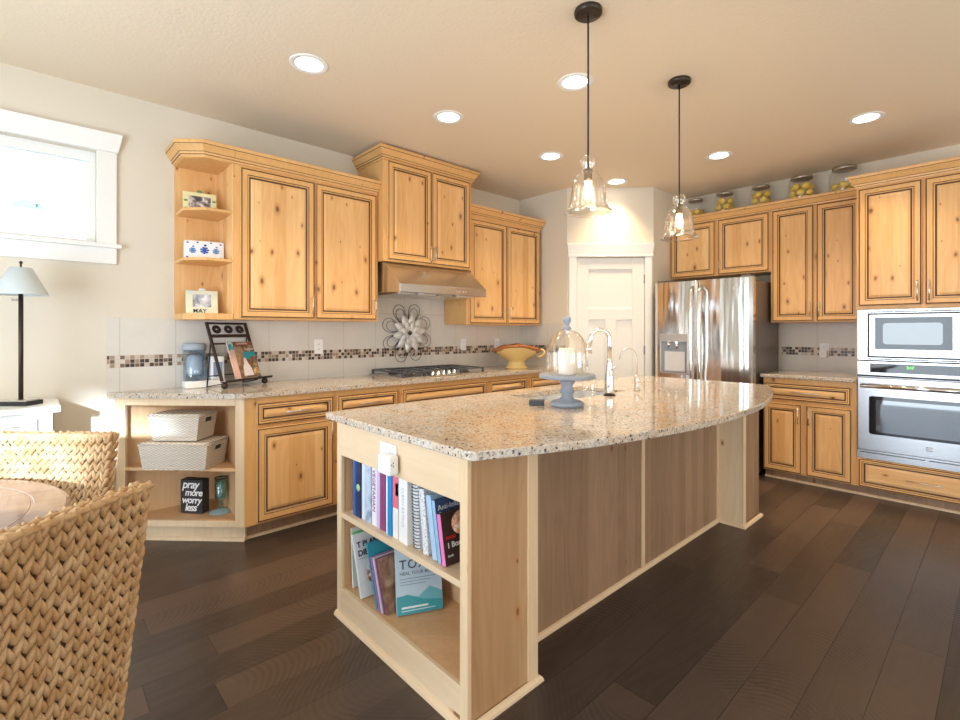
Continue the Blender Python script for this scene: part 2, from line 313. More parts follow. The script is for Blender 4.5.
# ------------------------------------------------------------------ mesh helpers
class MB:
    def __init__(s): s.v = []; s.f = []; s.m = []; s.sm = []
    def add(s, vs, fs, m=0, smooth=False, T=None):
        b = len(s.v)
        s.v += [tuple(T @ Vector(p)) if T is not None else tuple(p) for p in vs]
        for i, f in enumerate(fs):
            s.f.append(tuple(b + k for k in f)); s.m.append(m[i] if isinstance(m, list) else m); s.sm.append(smooth)
        return s
    def box(s, x0, x1, y0, y1, z0, z1, m=0, T=None):
        vs = [(x, y, z) for z in (z0, z1) for y in (y0, y1) for x in (x0, x1)]
        return s.add(vs, [(0, 2, 3, 1), (4, 5, 7, 6), (0, 1, 5, 4), (1, 3, 7, 5), (3, 2, 6, 7), (2, 0, 4, 6)], m, False, T)
    def prism(s, poly, z0, z1, m=0, T=None, smooth=False):
        n = len(poly)
        if sum(poly[i][0] * poly[(i + 1) % n][1] - poly[(i + 1) % n][0] * poly[i][1] for i in range(n)) < 0: poly = poly[::-1]
        vs = [(x, y, z0) for x, y in poly] + [(x, y, z1) for x, y in poly]
        s.add(vs, [tuple(range(n))[::-1], tuple(range(n, 2 * n))], m, False, T)
        b = len(s.v) - 2 * n
        for i in range(n):
            j = (i + 1) % n; s.f.append((b + i, b + j, b + n + j, b + n + i)); s.m.append(m); s.sm.append(smooth)
        return s
    def lathe(s, prof, seg=28, m=0, T=None, smooth=True, wav=None):
        vs = []; fs = []; n = len(prof)
        for i in range(seg):
            a = 2 * PI * i / seg
            for j, (r, z) in enumerate(prof):
                k = 1.0; dz = 0.0
                if wav: k, dz = wav(a, j)
                vs.append((r * k * math.cos(a), r * k * math.sin(a), z + dz))
        for i in range(seg):
            i2 = (i + 1) % seg
            for j in range(n - 1):
                fs.append((i * n + j, i2 * n + j, i2 * n + j + 1, i * n + j + 1))
        if prof[0][0] > 1e-6 and prof[0][1] == min(p[1] for p in prof) and prof[-1][0] < 1e-6: fs.append(tuple(i * n for i in range(seg))[::-1])
        return s.add(vs, fs, m, smooth, T)
    def tube(s, pts, r, seg=8, m=0, closed=False, T=None):
        P = [Vector(p) for p in pts]; n = len(P); vs = []; fs = []
        prev = None
        for i in range(n):
            if closed: t = (P[(i + 1) % n] - P[i - 1])
            else: t = P[min(i + 1, n - 1)] - P[max(i - 1, 0)]
            t.normalize()
            if prev is None:
                a = Vector((0, 0, 1)) if abs(t.z) < 0.9 else Vector((1, 0, 0)); u = t.cross(a).normalized()
            else:
                u = prev - t * prev.dot(t); u.normalize()
            prev = u; v = t.cross(u)
            rr = r[i] if isinstance(r, (list, tuple)) else r
            for k in range(seg):
                a = 2 * PI * k / seg; vs.append(P[i] + (u * math.cos(a) + v * math.sin(a)) * rr)
        for i in range(n if closed else n - 1):
            j = (i + 1) % n
            for k in range(seg): fs.append((i * seg + k, i * seg + (k + 1) % seg, j * seg + (k + 1) % seg, j * seg + k))
        if not closed: fs += [tuple(range(seg))[::-1], tuple((n - 1) * seg + k for k in range(seg))]
        return s.add(vs, fs, m, True, T)
    def ball(s, c, r, seg=14, rings=9, m=0, T=None):
        if not isinstance(r, (list, tuple)): r = (r, r, r)
        vs = [(0, 0, -1)]; fs = []
        for j in range(1, rings):
            p = -PI / 2 + PI * j / rings
            for i in range(seg): vs.append((math.cos(p) * math.cos(2 * PI * i / seg), math.cos(p) * math.sin(2 * PI * i / seg), math.sin(p)))
        vs.append((0, 0, 1)); L = len(vs) - 1
        for i in range(seg):
            i2 = (i + 1) % seg
            fs.append((0, 1 + i2, 1 + i)); fs.append((L, 1 + (rings - 2) * seg + i, 1 + (rings - 2) * seg + i2))
            for j in range(rings - 2): fs.append((1 + j * seg + i, 1 + j * seg + i2, 1 + (j + 1) * seg + i2, 1 + (j + 1) * seg + i))
        vs = [Vector((x * r[0], y * r[1], z * r[2])) for x, y, z in vs]
        if T is not None: vs = [T @ v for v in vs]
        c = Vector(c)
        return s.add([v + c for v in vs], fs, m, True)
    def sweep(s, prof, path, m=0, closed=False, bands=()):
        # prof: (outward, z); path: xy corners, outward = right-hand side of travel
        P = [Vector((p[0], p[1])) for p in path]; n = len(P); k = len(prof); vs = []
        for i in range(n):
            d0 = (P[i] - P[i - 1]).normalized() if (i > 0 or closed) else None
            d1 = (P[(i + 1) % n] - P[i]).normalized() if (i < n - 1 or closed) else None
            if d0 is None: d0 = d1
            if d1 is None: d1 = d0
            n0 = Vector((d0.y, -d0.x)); n1 = Vector((d1.y, -d1.x)); b = (n0 + n1); b = b / max(0.2, b.dot(n0))
            for o, z in prof: vs.append((P[i].x + b.x * o, P[i].y + b.y * o, z))
        fs = []; ms = []
        for i in range(n if closed else n - 1):
            j = (i + 1) % n
            for q in range(k):
                q2 = (q + 1) % k
                fs.append((i * k + q, i * k + q2, j * k + q2, j * k + q)); ms.append(1 if q in bands else m)
        if bands: ms += [m, m]; m = ms
        if not closed: fs += [tuple(range(k)), tuple((n - 1) * k + q for q in range(k))[::-1]]
        return s.add(vs, fs, m)
    def rings(s, w, h, prof, mats, T=None):
        # raised-panel front: nested rectangles (inset, y); mats[i] colours the band i -> i+1, the last the centre
        vs = []; fs = []; ms = []
        for ins, y in prof: vs += [(ins, y, ins), (w - ins, y, ins), (w - ins, y, h - ins), (ins, y, h - ins)]
        for i in range(len(prof) - 1):
            for k in range(4):
                k2 = (k + 1) % 4; fs.append((i * 4 + k, i * 4 + k2, (i + 1) * 4 + k2, (i + 1) * 4 + k)); ms.append(mats[i])
        b = (len(prof) - 1) * 4; fs.append((b, b + 1, b + 2, b + 3)); ms.append(mats[-1])
        fs.append((3, 2, 1, 0)); ms.append(0)
        return s.add(vs, fs, ms, False, T)
    def build(s, name, mats, parent=None, loc=(0, 0, 0), rot=(0, 0, 0), bev=0.0, seg=2):
        me = bpy.data.meshes.new(name); me.from_pydata(s.v, [], s.f)
        if not isinstance(mats, (list, tuple)): mats = [mats]
        for m in mats: me.materials.append(M[m] if isinstance(m, str) else m)
        me.polygons.foreach_set('material_index', s.m); me.polygons.foreach_set('use_smooth', s.sm)
        bm = bmesh.new(); bm.from_mesh(me); bmesh.ops.recalc_face_normals(bm, faces=bm.faces); bm.to_mesh(me); bm.free(); me.update()
        o = bpy.data.objects.new(name, me); COL.objects.link(o); o.location = loc; o.rotation_euler = rot
        if parent is not None: o.parent = parent
        if bev:
            b = o.modifiers.new('soft_edge', 'BEVEL'); b.width = bev; b.segments = seg; b.limit_method = 'ANGLE'; b.angle_limit = math.radians(40)
        return o
def tag(o, label, cat, group=None):
    o['label'] = label; o['category'] = cat
    if group: o['group'] = group
    return o
def thing(name, label, cat, loc=(0, 0, 0), rz=0.0, group=None, rot=None):
    o = bpy.data.objects.new(name, None); COL.objects.link(o); o.empty_display_size = 0.05
    o.location = loc; o.rotation_euler = rot if rot else (0, 0, rz)
    return tag(o, label, cat, group)
def struct(o): o['kind'] = 'structure'; return o
def dup(root, loc=None, rot=None, label=None):
    def cp(o, par):
        c = o.copy(); COL.objects.link(c)
        if par is not None: c.parent = par
        for k in kids.get(o, ()): cp(k, c)
        return c
    kids = {}
    for o in list(COL.objects):
        if o.parent is not None: kids.setdefault(o.parent, []).append(o)
    r = cp(root, None)
    if loc is not None: r.location = loc
    if rot is not None: r.rotation_euler = rot
    if label: r['label'] = label
    return r
def text(name, s, size, parent, loc, rot, mat, ext=0.0004, shear=0.0, bold=0.0, align='LEFT', spacing=1.0):
    cu = bpy.data.curves.new(name, 'FONT'); cu.body = s; cu.size = size; cu.extrude = ext; cu.shear = shear; cu.offset = bold
    cu.align_x = align; cu.resolution_u = 3; cu.space_character = spacing
    cu.materials.append(M[mat] if isinstance(mat, str) else mat)
    tmp = bpy.data.objects.new('lettering_source', cu); COL.objects.link(tmp)
    me = bpy.data.meshes.new_from_object(tmp.evaluated_get(bpy.context.evaluated_depsgraph_get()))
    bpy.data.objects.remove(tmp); bpy.data.curves.remove(cu); me.name = name
    o = bpy.data.objects.new(name, me); COL.objects.link(o); o.location = loc; o.rotation_euler = rot
    if parent is not None: o.parent = parent
    return o
def rotm(axis, a): return Matrix.Rotation(a, 4, axis)
def trm(*p): return Matrix.Translation(Vector(p))
E = 0.0006

# ------------------------------------------------------------------ room shell
CH = 2.763; YW = 3.745; XW = 5.385; XL = -2.05; YB = -3.25
XC = 4.065; YC = 3.083; XD = 4.687; YD = 2.461
struct(MB().box(XL - .1, XW + .1, YB - .1, YW + .1, -0.12, 0).build('floor', 'floor'))
struct(MB().box(XL - .1, XW + .1, YB - .1, YW + .1, CH, CH + 0.12).build('ceiling', 'ceiling'))
def holed_wall(name, a0, a1, holes, fixed, axis, t):
    mb = MB(); z0, z1 = 0.0, CH
    def bx(u0, u1, w0, w1):
        if u1 - u0 < 1e-4 or w1 - w0 < 1e-4: return
        if axis == 'x': mb.box(u0, u1, fixed, fixed + t, w0, w1)
        else: mb.box(fixed, fixed + t, u0, u1, w0, w1)
    cur = a0
    for h0, h1, w0, w1 in sorted(holes):
        bx(cur, h0, z0, z1); bx(h0, h1, z0, w0); bx(h0, h1, w1, z1); cur = h1
    bx(cur, a1, z0, z1)
    return struct(mb.build(name, 'wall'))
WX0, WX1, WZ0, WZ1 = -1.05, 0.295, 1.815, 2.385
holed_wall('wall_back', XL, XW, [(WX0, WX1, WZ0, WZ1)], YW, 'x', 0.14)
holed_wall('wall_left', YB, YW, [(-2.60, -1.20, 1.20, 2.20), (-0.35, 2.75, 0.0, 2.2)], XL - 0.12, 'y', 0.12)
holed_wall('wall_front', XL, XW, [(-1.15, 1.15, 0.35, 2.3), (2.25, 4.55, 0.0, 2.2)], YB - 0.12, 'x', 0.12)
struct(MB().box(XW, XW + 0.12, YB, YW, 0, CH).build('wall_right', 'wall'))
pd = [(XC, YC), (XD, YD)]
dl = Vector((1, -1)).normalized()
# pantry corner closet walls
D0, DW = 0.098, 0.692           # door opening along the diagonal wall, from (XC, YC)
Lp = math.hypot(XD - XC, YD - YC)
TD = trm(XC, YC, 0) @ rotm('Z', -PI / 4)     # local x along the diagonal, -y towards the room
mb = MB()
mb.box(XC, XC + 0.1, YC, YW, 0, CH)
mb.box(XD, XW, YD, YD + 0.1, 0, CH)
mb.box(0, D0, 0, 0.10, 0, CH, T=TD); mb.box(D0 + DW, Lp, 0, 0.10, 0, CH, T=TD); mb.box(D0, D0 + DW, 0, 0.10, 2.045, CH, T=TD)
struct(mb.build('wall_corner', 'wall'))
# pantry door
mb = MB()
mb.box(D0 + .003, D0 + DW - .003, 0.012, 0.045, 0.006, 2.04, T=TD)
door = struct(mb.build('door_1', 'door_white'))
def frame_panel(px0, px1, pz0, pz1):
    T = TD @ trm(px0, 0.012, pz0)
    return (px1 - px0, pz1 - pz0, T)
mb = MB()
xa, xb = D0 + .003, D0 + DW - .003
def stile(a, b, c, d): mb.box(a, b, 0.0, 0.012, c, d, T=TD)
stile(xa, D0 + .125, .006, 2.04); stile(D0 + .567, xb, .006, 2.04)
stile(D0 + .125, D0 + .567, 1.925, 2.04); stile(D0 + .125, D0 + .567, 1.405, 1.52); stile(D0 + .125, D0 + .567, .006, .24)
stile(D0 + .29, D0 + .402, .24, 1.405)
mb.build('panel_frame', 'door_white', door, bev=0.003)
for hz in (0.28, 1.095, 1.823):
    mb = MB(); mb.box(D0 + DW - .008, D0 + DW + .006, -0.004, 0.008, hz - .045, hz + .045, T=TD); mb.build('hinge', 'black', door)
mb = MB(); T = TD @ trm(D0 + .065, 0, 0.96)
mb.lathe([(0.0, 0), (.032, 0), (.032, .008), (.012, .014), (.012, .035), (.028, .045), (.030, .058), (.018, .068), (0, .07)], 20, T=T @ rotm('X', PI / 2))
mb.build('door_knob', 'nickel', door)
mb = MB()
mb.box(D0 - .078, D0, -0.018, 0.0, 0, 2.05, T=TD); mb.box(D0 + DW, D0 + DW + .07, -0.018, 0.0, 0, 2.05, T=TD)
mb.box(D0 - .09, D0 + DW + .083, -0.024, 0.0, 2.05, 2.075, T=TD)
mb.add([(D0 - .085, -.022, 2.075), (D0 + DW + .078, -.022, 2.075), (D0 + DW + .092, -.036, 2.185), (D0 - .099, -.036, 2.185), (D0 - .085, 0, 2.075), (D0 + DW + .078, 0, 2.075), (D0 + DW + .092, 0, 2.185), (D0 - .099, 0, 2.185)],
       [(0, 1, 2, 3), (4, 7, 6, 5), (3, 2, 6, 7), (0, 4, 5, 1), (0, 3, 7, 4), (1, 5, 6, 2)], T=TD)
struct(mb.build('trim_1', 'white', bev=0.003))
# high window on the back wall
mb = MB()
mb.box(WX1, WX1 + .097, YW - .02, YW, WZ0 - .02, WZ1, 0)
mb.box(WX0 - .097, WX0, YW - .02, YW, WZ0 - .02, WZ1, 0)
mb.box(WX0 - .12, WX1 + .12, YW - .045, YW, WZ0 - .018, WZ0 + .006, 0)         # stool
mb.box(WX0 - .097, WX1 + .097, YW - .02, YW, WZ0 - .115, WZ0 - .018, 0)       # apron
x0, x1 = WX0 - .11, WX1 + .105
mb.add([(x0, YW - .024, WZ1), (x1, YW - .024, WZ1), (x1 + .022, YW - .045, WZ1 + .11), (x0 - .022, YW - .045, WZ1 + .11), (x0, YW, WZ1), (x1, YW, WZ1), (x1 + .022, YW, WZ1 + .11), (x0 - .022, YW, WZ1 + .11)],
       [(0, 1, 2, 3), (4, 7, 6, 5), (3, 2, 6, 7), (0, 4, 5, 1), (0, 3, 7, 4), (1, 5, 6, 2)])
struct(mb.build('trim_2', 'white', bev=0.003))
mb = MB()
fx, fz = 0.045, 0.03
mb.box(WX0, WX0 + fx, YW + .05, YW + .10, WZ0 + fz, WZ1 - fz - .03); mb.box(WX1 - fx, WX1, YW + .05, YW + .10, WZ0 + fz, WZ1 - fz - .03)
mb.box(WX0, WX1, YW + .05, YW + .10, WZ0, WZ0 + fz); mb.box(WX0, WX1, YW + .05, YW + .10, WZ1 - fz - .03, WZ1)
win = struct(mb.build('window_1', 'white', bev=0.003))
mb = MB(); mb.box(WX0 + fx, WX1 - fx, YW + .07, YW + .076, WZ0 + fz, WZ1 - fz - .03); mb.build('pane', 'pane', win)
# patio door and rear windows (behind the camera)
def frame_struct(name, a0, a1, z0, z1, fixed, axis, bars):
    mb = MB(); t = 0.06
    def bx(u0, u1, w0, w1):
        if axis == 'x': mb.box(u0, u1, fixed, fixed + .06, w0, w1)
        else: mb.box(fixed, fixed + .06, u0, u1, w0, w1)
    bx(a0, a0 + t, z0, z1); bx(a1 - t, a1, z0, z1); bx(a0 + t, a1 - t, z1 - t, z1); bx(a0 + t, a1 - t, z0, z0 + t)
    for b in bars: bx(b - .04, b + .04, z0 + t, z1 - t)
    struct(mb.build(name, 'white'))
frame_struct('door_2', -0.35, 2.75, 0, 2.2, XL - .09, 'y', [0.68, 1.72])
frame_struct('window_3', -2.60, -1.20, 1.20, 2.20, XL - .09, 'y', [])
frame_struct('window_2', -1.15, 1.15, .35, 2.3, YB - .09, 'x', [0.0])
frame_struct('door_3', 2.25, 4.55, 0, 2.2, YB - .09, 'x', [3.4])
struct(MB().box(XL, 0.33, YW - .015, YW, 0, .11).build('baseboard_back', 'white', bev=.004))
def colr_late(c): return plain('sun_blocker_finish', c, .8)  # finish for the added sun-blocking wall
# ground outside and neighbour's roof beyond the high window
gm = plain('patio_concrete', (0.45, 0.45, 0.42), 0.9)
for nm, b in (('patio_rear', (XL - 6, XW + 1, YB - 7, YB - .13)), ('patio_side', (XL - 7, XL - .13, YB, YW + 4))):
    struct(MB().box(*b, -0.25, -0.13).build(nm, gm))
struct(MB().box(-2.9, 8.5, YB - 4.4, YB - 3.2, -.25, 5.0).build('sun_blocker_wall', colr_late((.55, .52, .47))))  # added unseen wall, keeps the low sun out of the rear windows
def shingles():
    m, nt, out = new_mat('pale_roof_shingles'); tc = nd(nt, 'TexCoord')
    b = nd(nt, 'TexBrick', {'Vector': tc.outputs['Object'], 'Color1': (0.80, 0.80, 0.79, 1), 'Color2': (0.92, 0.92, 0.91, 1), 'Mortar': (0.62, 0.64, 0.66, 1), 'Scale': 1.0, 'Mortar Size': 0.008, 'Brick Width': 0.3, 'Row Height': 0.14})
    bsdf(nt, out, b.outputs[0], 0.9); return m
rf = thing('neighbor_roof', 'pale sunlit shingled roof beyond the high window', 'roof', (-1.2, 7.2, 2.0))
mb = MB(); mb.box(-5, 5, 0, 5.2, -0.15, 0); mb.build('shingle_slope', shingles(), rf, rot=(math.radians(38), 0, 0))
mb = MB(); mb.box(-5, 5, 0.3, 3.9, -2.2, -0.02); mb.build('house_wall', colr((0.7, 0.7, 0.68), .8), rf)
mb = MB(); mb.box(-.13, .13, -.07, .07, 0, .015); mb.box(-.08, .08, -.05, .05, .015, .06); mb.build('roof_vent', colr((0.30, 0.42, 0.52), .5), rf, loc=(1.17, 1.08, .845), rot=(math.radians(38), 0, 0))

# backsplash
ob = struct(MB().box(0.345, XC, YW - .012, YW, .915, 1.372).box(2.045, 2.972, YW - .012, YW, 1.372, 1.62).build('wall_back_tiles', 'splash'))
ob = struct(MB().box(0.0, YW - 3.10, 0, .012, .915, 1.372).build('wall_corner_tiles', 'splash', loc=(XC - .012, YW - .0121, 0), rot=(0, 0, -PI / 2)))
ob = struct(MB().box(.117, .80, 0, .012, .915, 1.375).build('wall_right_tiles', 'splash', loc=(XW - .012, 1.61, 0), rot=(0, 0, -PI / 2)))

# ------------------------------------------------------------------ cabinetry
T_ = 0.02
def front_prof(st):
    return [(0, 0), (0, -T_ + .005), (.003, -T_ + .001), (.0065, -T_ + .003), (.010, -T_), (st - .006, -T_), (st - .002, -T_ + .005), (st + .006, -T_ + .0045), (st + .010, -T_ + .010), (st + .0165, -T_ + .010), (st + .034, -T_ + .005)]
FM = [1, 1, 2, 2, 1, 2, 1, 2, 2, 0, 0]
def front(parent, x0, x1, z0, z1, name='door', st=0.047, mats=('alder', 'alder_frame', 'glaze'), pull=None, y=0.0):
    mb = MB(); mb.rings(x1 - x0, z1 - z0, front_prof(st), FM)
    o = mb.build(name, mats, parent, (x0, y, z0))
    if pull:
        kind, px, pz, L = pull     # relative to the front's own corner
        b = MB(); r = .0045; yy = -T_ - .028
        if kind == 'v': a, c = (px, yy, pz - L / 2), (px, yy, pz + L / 2); posts = [(px, pz - L * .38), (px, pz + L * .38)]
        else: a, c = (px - L / 2, yy, pz), (px + L / 2, yy, pz); posts = [(px - L * .38, pz), (px + L * .38, pz)]
        b.tube([a, c], r, 8)
        for qx, qz in posts: b.tube([(qx, yy, qz), (qx, -T_ + .002, qz)], .0035, 8)
        b.build('handle', 'nickel', o)
    return o
def drawer(parent, x0, x1, z0, z1, pull=True, L=.16, y=0.0):
    return front(parent, x0, x1, z0, z1, 'drawer', .026, ('alder_h', 'alder_frame', 'glaze'), ('h', (x1 - x0) / 2, (z1 - z0) / 2, L) if pull else None, y)
CROWN = [(0, -.094), (.008, -.094), (.010, -.082), (.016, -.079), (.018, -.066), (.022, -.063), (.036, -.040), (.046, -.026), (.050, -.023), (.052, -.003), (.049, 0), (0, 0)]
CB = (2, 4, 7)
def crown(parent, path, ztop, k=1.0):
    mb = MB(); mb.sweep([(o * k, ztop + z * k) for o, z in CROWN], path, bands=CB); return mb.build('crown_moulding', ['alder_frame', 'groove'], parent)

# -- wall cabinets over the left end of the back counter
UF = 3.415
c = thing('wall_cabinet', 'two-door knotty alder wall cabinet beside the open end shelves', 'cabinet', (.972, UF, 0))
W_ = 2.04 - .972
mb = MB(); mb.box(0, W_, 0, YW - UF - E, 1.365, 2.40); mb.build('carcass', 'alder_frame', c, bev=.0015)
front(c, .038, .538, 1.378, 2.362, pull=('v', .478, .10, .13)); front(c, .547, 1.046, 1.378, 2.362, pull=('v', .478, .10, .13))
crown(c, [(0, 0), (W_, 0)], 2.475)
mb = MB(); mb.box(0, W_, 0, .02, 2.38, 2.475); mb.box(0, W_, .02, YW - UF - E, 2.39, 2.40); mb.build('top_board', 'alder_frame', c)
# -- open end shelves
c = thing('open_end_shelf', 'open angled end shelf unit with three display shelves on the wall', 'shelf', (0, 0, 0))
poly = [(.970, UF), (.970, YW - E), (.700, YW - E), (.700, 3.50), (.800, UF - .012)]
mb = MB(); mb.prism(poly, 2.375, 2.475); mb.build('top_box', 'alder_frame', c, bev=.002)
mb = MB(); mb.prism(poly, 1.362, 1.402); mb.build('bottom_shelf', 'alder_frame', c, bev=.003)
pin = [(.970, UF), (.970, YW - .012), (.706, YW - .012), (.706, 3.52), (.810, UF)]
for z in (1.735, 2.050):
    mb = MB(); mb.prism(pin, z, z + .02); mb.build('shelf', 'alder_frame', c, bev=.004)
mb = MB(); mb.box(.700, .970, YW - .012, YW - E, 1.402, 2.375); mb.build('back_panel', 'alder', c)
mb = MB(); mb.box(.962, .9705, UF, YW - .012, 1.402, 2.375); mb.build('side_panel', 'alder', c)
crown(c, [(.700, YW - E), (.700, 3.50), (.800, UF), (.9705, UF)], 2.475)
# -- tall cabinet over the hood
HF = 3.34
c = thing('hood_cabinet', 'tall two-door alder cabinet reaching near the ceiling above the range hood', 'cabinet', (2.043, HF, 0))
W_ = 2.974 - 2.043
mb = MB(); mb.box(0, W_, 0, YW - HF - E, 1.845, 2.66); mb.build('carcass', 'alder_frame', c, bev=.0015)
front(c, .035, .462, 1.858, 2.640, pull=('v', .405, .085, .13)); front(c, .469, .896, 1.858, 2.640, pull=('v', .022, .085, .13))
mb = MB(); mb.sweep([(o * 1.05, 2.745 + z * 1.05) for o, z in CROWN], [(0, YW - HF - E), (0, 0), (W_, 0), (W_, YW - HF - E)], bands=CB); mb.build('crown_moulding', ['alder_frame', 'groove'], c)
mb = MB(); mb.box(0, W_, 0, YW - HF - E, 2.66, 2.74); mb.build('top_board', 'alder_frame', c)
# -- wall cabinet right of the hood
c = thing('wall_cabinet', 'two-door alder wall cabinet between the range hood and pantry corner', 'cabinet', (2.978, UF, 0))
W_ = 4.03 - 2.978
mb = MB(); mb.box(0, W_, 0, YW - UF - E, 1.350, 2.40); mb.build('carcass', 'alder_frame', c, bev=.0015)
front(c, .030, .520, 1.362, 2.340, pull=None); front(c, .530, 1.022, 1.362, 2.340, pull=('v', .022, .10, .13))
crown(c, [(0, 0), (W_, 0), (W_, YW - UF - E)], 2.470)
mb = MB(); mb.box(0, W_, 0, .02, 2.38, 2.47); mb.build('top_board', 'alder_frame', c)
# -- base cabinets along the back wall
BF = 3.13
def toe(c, x0, x1, dy=.08):
    mb = MB(); mb.box(x0, x1, dy, dy + .02, 0, .1); mb.build('toe_kick', 'panel', c)
    mb = MB(); mb.sweep([(0, 0), (.014, 0), (.012, .008), (.007, .014), (0, .016)], [(x0, dy), (x1, dy)]); mb.build('shoe_moulding', 'maple', c)
bases = [(.952, 1.531, [('dr', 1.02, 1.515), ('do', 1.02, 1.515, 'r')], 'alder base cabinet with drawer and door beside the corner bookcase'),
         (1.531, 2.052, [('dr', 1.548, 2.036), ('do', 1.548, 2.036, 'l')], 'alder base cabinet just before the cooktop, mostly hidden by island'),
         (2.052, 2.970, [('ff', 2.071, 2.954), ('do', 2.071, 2.507, 'r'), ('do', 2.518, 2.954, 'l')], 'wide alder base cabinet under the gas cooktop'),
         (2.970, 3.515, [('dr', 2.984, 3.494), ('do', 2.984, 3.494, 'r')], 'alder base cabinet between cooktop and yellow compote bowl'),
         (3.515, XC - .002, [('dr', 3.537, 4.05), ('do', 3.537, 4.05, 'l')], 'alder base cabinet against the pantry wall under the yellow bowl')]
for x0, x1, fr, lab in bases:
    c = thing('base_cabinet', lab, 'cabinet', (x0, BF, 0), group='base cabinets along the back wall')
    mb = MB(); mb.box(0, x1 - x0, 0, YW - BF - .013, .1, .884); mb.build('carcass', 'alder_frame', c, bev=.0015)
    toe(c, 0, x1 - x0)
    for q in fr:
        a, b = q[1] - x0, q[2] - x0
        if q[0] == 'dr': drawer(c, a, b, .712, .846)
        elif q[0] == 'ff': o = drawer(c, a, b, .712, .846, False); o.name = 'false_front'
        else: front(c, a, b, .115, .690, pull=('v', (b - a) - .02 if q[3] == 'r' else .02, .50, .13))
# -- corner bookcase at 45 degrees
BL = 0.80
c = thing('corner_bookcase', 'pale open bookcase set at an angle under the counter end', 'bookcase', (.384, 3.696, 0), -PI / 4)
BM = Matrix.Translation((.384, 3.696, 0)) @ rotm('Z', -PI / 4); BI = BM.inverted()
def loc2(x, y): q = BI @ Vector((x, y, 0)); return (q.x, q.y)
tri = [loc2(.384, 3.698), loc2(.384, YW - .013), loc2(.948, YW - .013), loc2(.948, 3.135)]
tri_in = [(.02, .02), loc2(.40, YW - .02), loc2(.94, YW - .02), (BL - .022, .02)]
mb = MB(); mb.box(0, .058, 0, .02, .1, .884); mb.box(.744, BL, 0, .02, .1, .884); mb.box(.058, .744, 0, .02, .836, .884); mb.box(.058, .744, 0, .02, .1, .137)
mb.build('face_frame', 'maple', c, bev=.002)
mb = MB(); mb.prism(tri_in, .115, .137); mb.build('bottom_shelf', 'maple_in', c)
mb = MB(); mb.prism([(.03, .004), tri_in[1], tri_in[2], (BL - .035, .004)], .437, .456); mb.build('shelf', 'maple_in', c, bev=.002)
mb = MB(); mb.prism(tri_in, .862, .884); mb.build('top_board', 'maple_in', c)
Ti = BI
mb = MB(); mb.box(.386, .948, YW - .022, YW - .013, .1, .862, T=Ti); mb.box(.938, .9495, 3.15, YW - .022, .1, .862, T=Ti); mb.box(.386, .398, 3.706, YW - .022, .1, .862, T=Ti); mb.build('back_panel', 'maple_in', c)
mb = MB(); mb.box(.0, BL - .02, .05, .07, 0, .1); mb.build('toe_kick', 'maple', c)
mb = MB(); mb.sweep([(0, 0), (.014, 0), (.012, .012), (.006, .02), (0, .022)], [(0, .05), (BL - .02, .05)]); mb.build('shoe_moulding', 'maple', c)
# -- counter on the back wall
poly = [(.345, YW - E), (.345, 3.690), (.918, 3.100), (XC - E, 3.100), (XC - E, YW - E)]
def rounded(poly, idx, r, n=5):
    out = []
    for i, p in enumerate(poly):
        if i not in idx: out.append(p); continue
        P = Vector(p); a = (Vector(poly[i - 1]) - P).normalized(); b = (Vector(poly[(i + 1) % len(poly)]) - P).normalized()
        for k in range(n + 1):
            t = k / n; q = (P + a * r) * (1 - t) ** 2 + P * 2 * t * (1 - t) + (P + b * r) * t ** 2; out.append((q.x, q.y))
    return out
mb = MB(); mb.prism(rounded(poly, {1, 2}, .06), .8845, .915)
tag(mb.build('countertop', 'granite', bev=.006, seg=3), 'long speckled granite countertop along the back wall', 'countertop')

# -- tall oven cabinet on the right wall
RX = 4.77; RY = .807
def RB(name, label, cat, x=RX, y=RY, group=None): return thing(name, label, cat, (x, y, 0), -PI / 2, group)
c = RB('oven_cabinet', 'tall alder cabinet housing microwave and wall oven', 'cabinet')
OW = .80; OD = XW - RX - E
mb = MB()
mb.box(0, .0035, 0, OD, .075, 2.40); mb.box(OW - .0035, OW, 0, OD, .075, 2.40); mb.box(.0035, OW - .0035, 0, OD, 1.458, 2.40); mb.box(.0035, OW - .0035, 0, OD, .075, .302); mb.box(.0035, OW - .0035, OD - .02, OD, .302, 1.458)
mb.build('carcass', 'alder_frame', c)
front(c, .014, .383, 1.484, 2.392, pull=('v', .345, .10, .15)); front(c, .400, .778, 1.484, 2.392, pull=('v', .024, .10, .15))
drawer(c, .014, .778, .080, .298, L=.20)
crown(c, [(0, .21), (0, 0), (OW, 0)], 2.500)
mb = MB(); mb.box(0, OW, 0, OD, 2.40, 2.49); mb.build('top_board', 'alder_frame', c)
toe(c, 0, OW, .05); 
# -- base cabinet left of the oven
c = RB('base_cabinet', 'alder base cabinet with two doors between refrigerator and wall oven', 'cabinet', RX, 1.468)
W_ = 1.468 - .808
mb = MB(); mb.box(0, W_, 0, OD, .075, .884); mb.build('carcass', 'alder_frame', c, bev=.0015)
front(c, .004, .292, .085, .668, pull=('v', .268, .49, .13)); front(c, .327, .632, .085, .668, pull=('v', .020, .49, .13))
drawer(c, .02, .628, .700, .840, L=.20); toe(c, 0, W_, .05)
mb = MB(); mb.box(4.735, XW - E, .8085, 1.485, .8845, .915)
tag(mb.build('countertop', 'granite', bev=.006, seg=3), 'short granite countertop between refrigerator and wall oven', 'countertop')
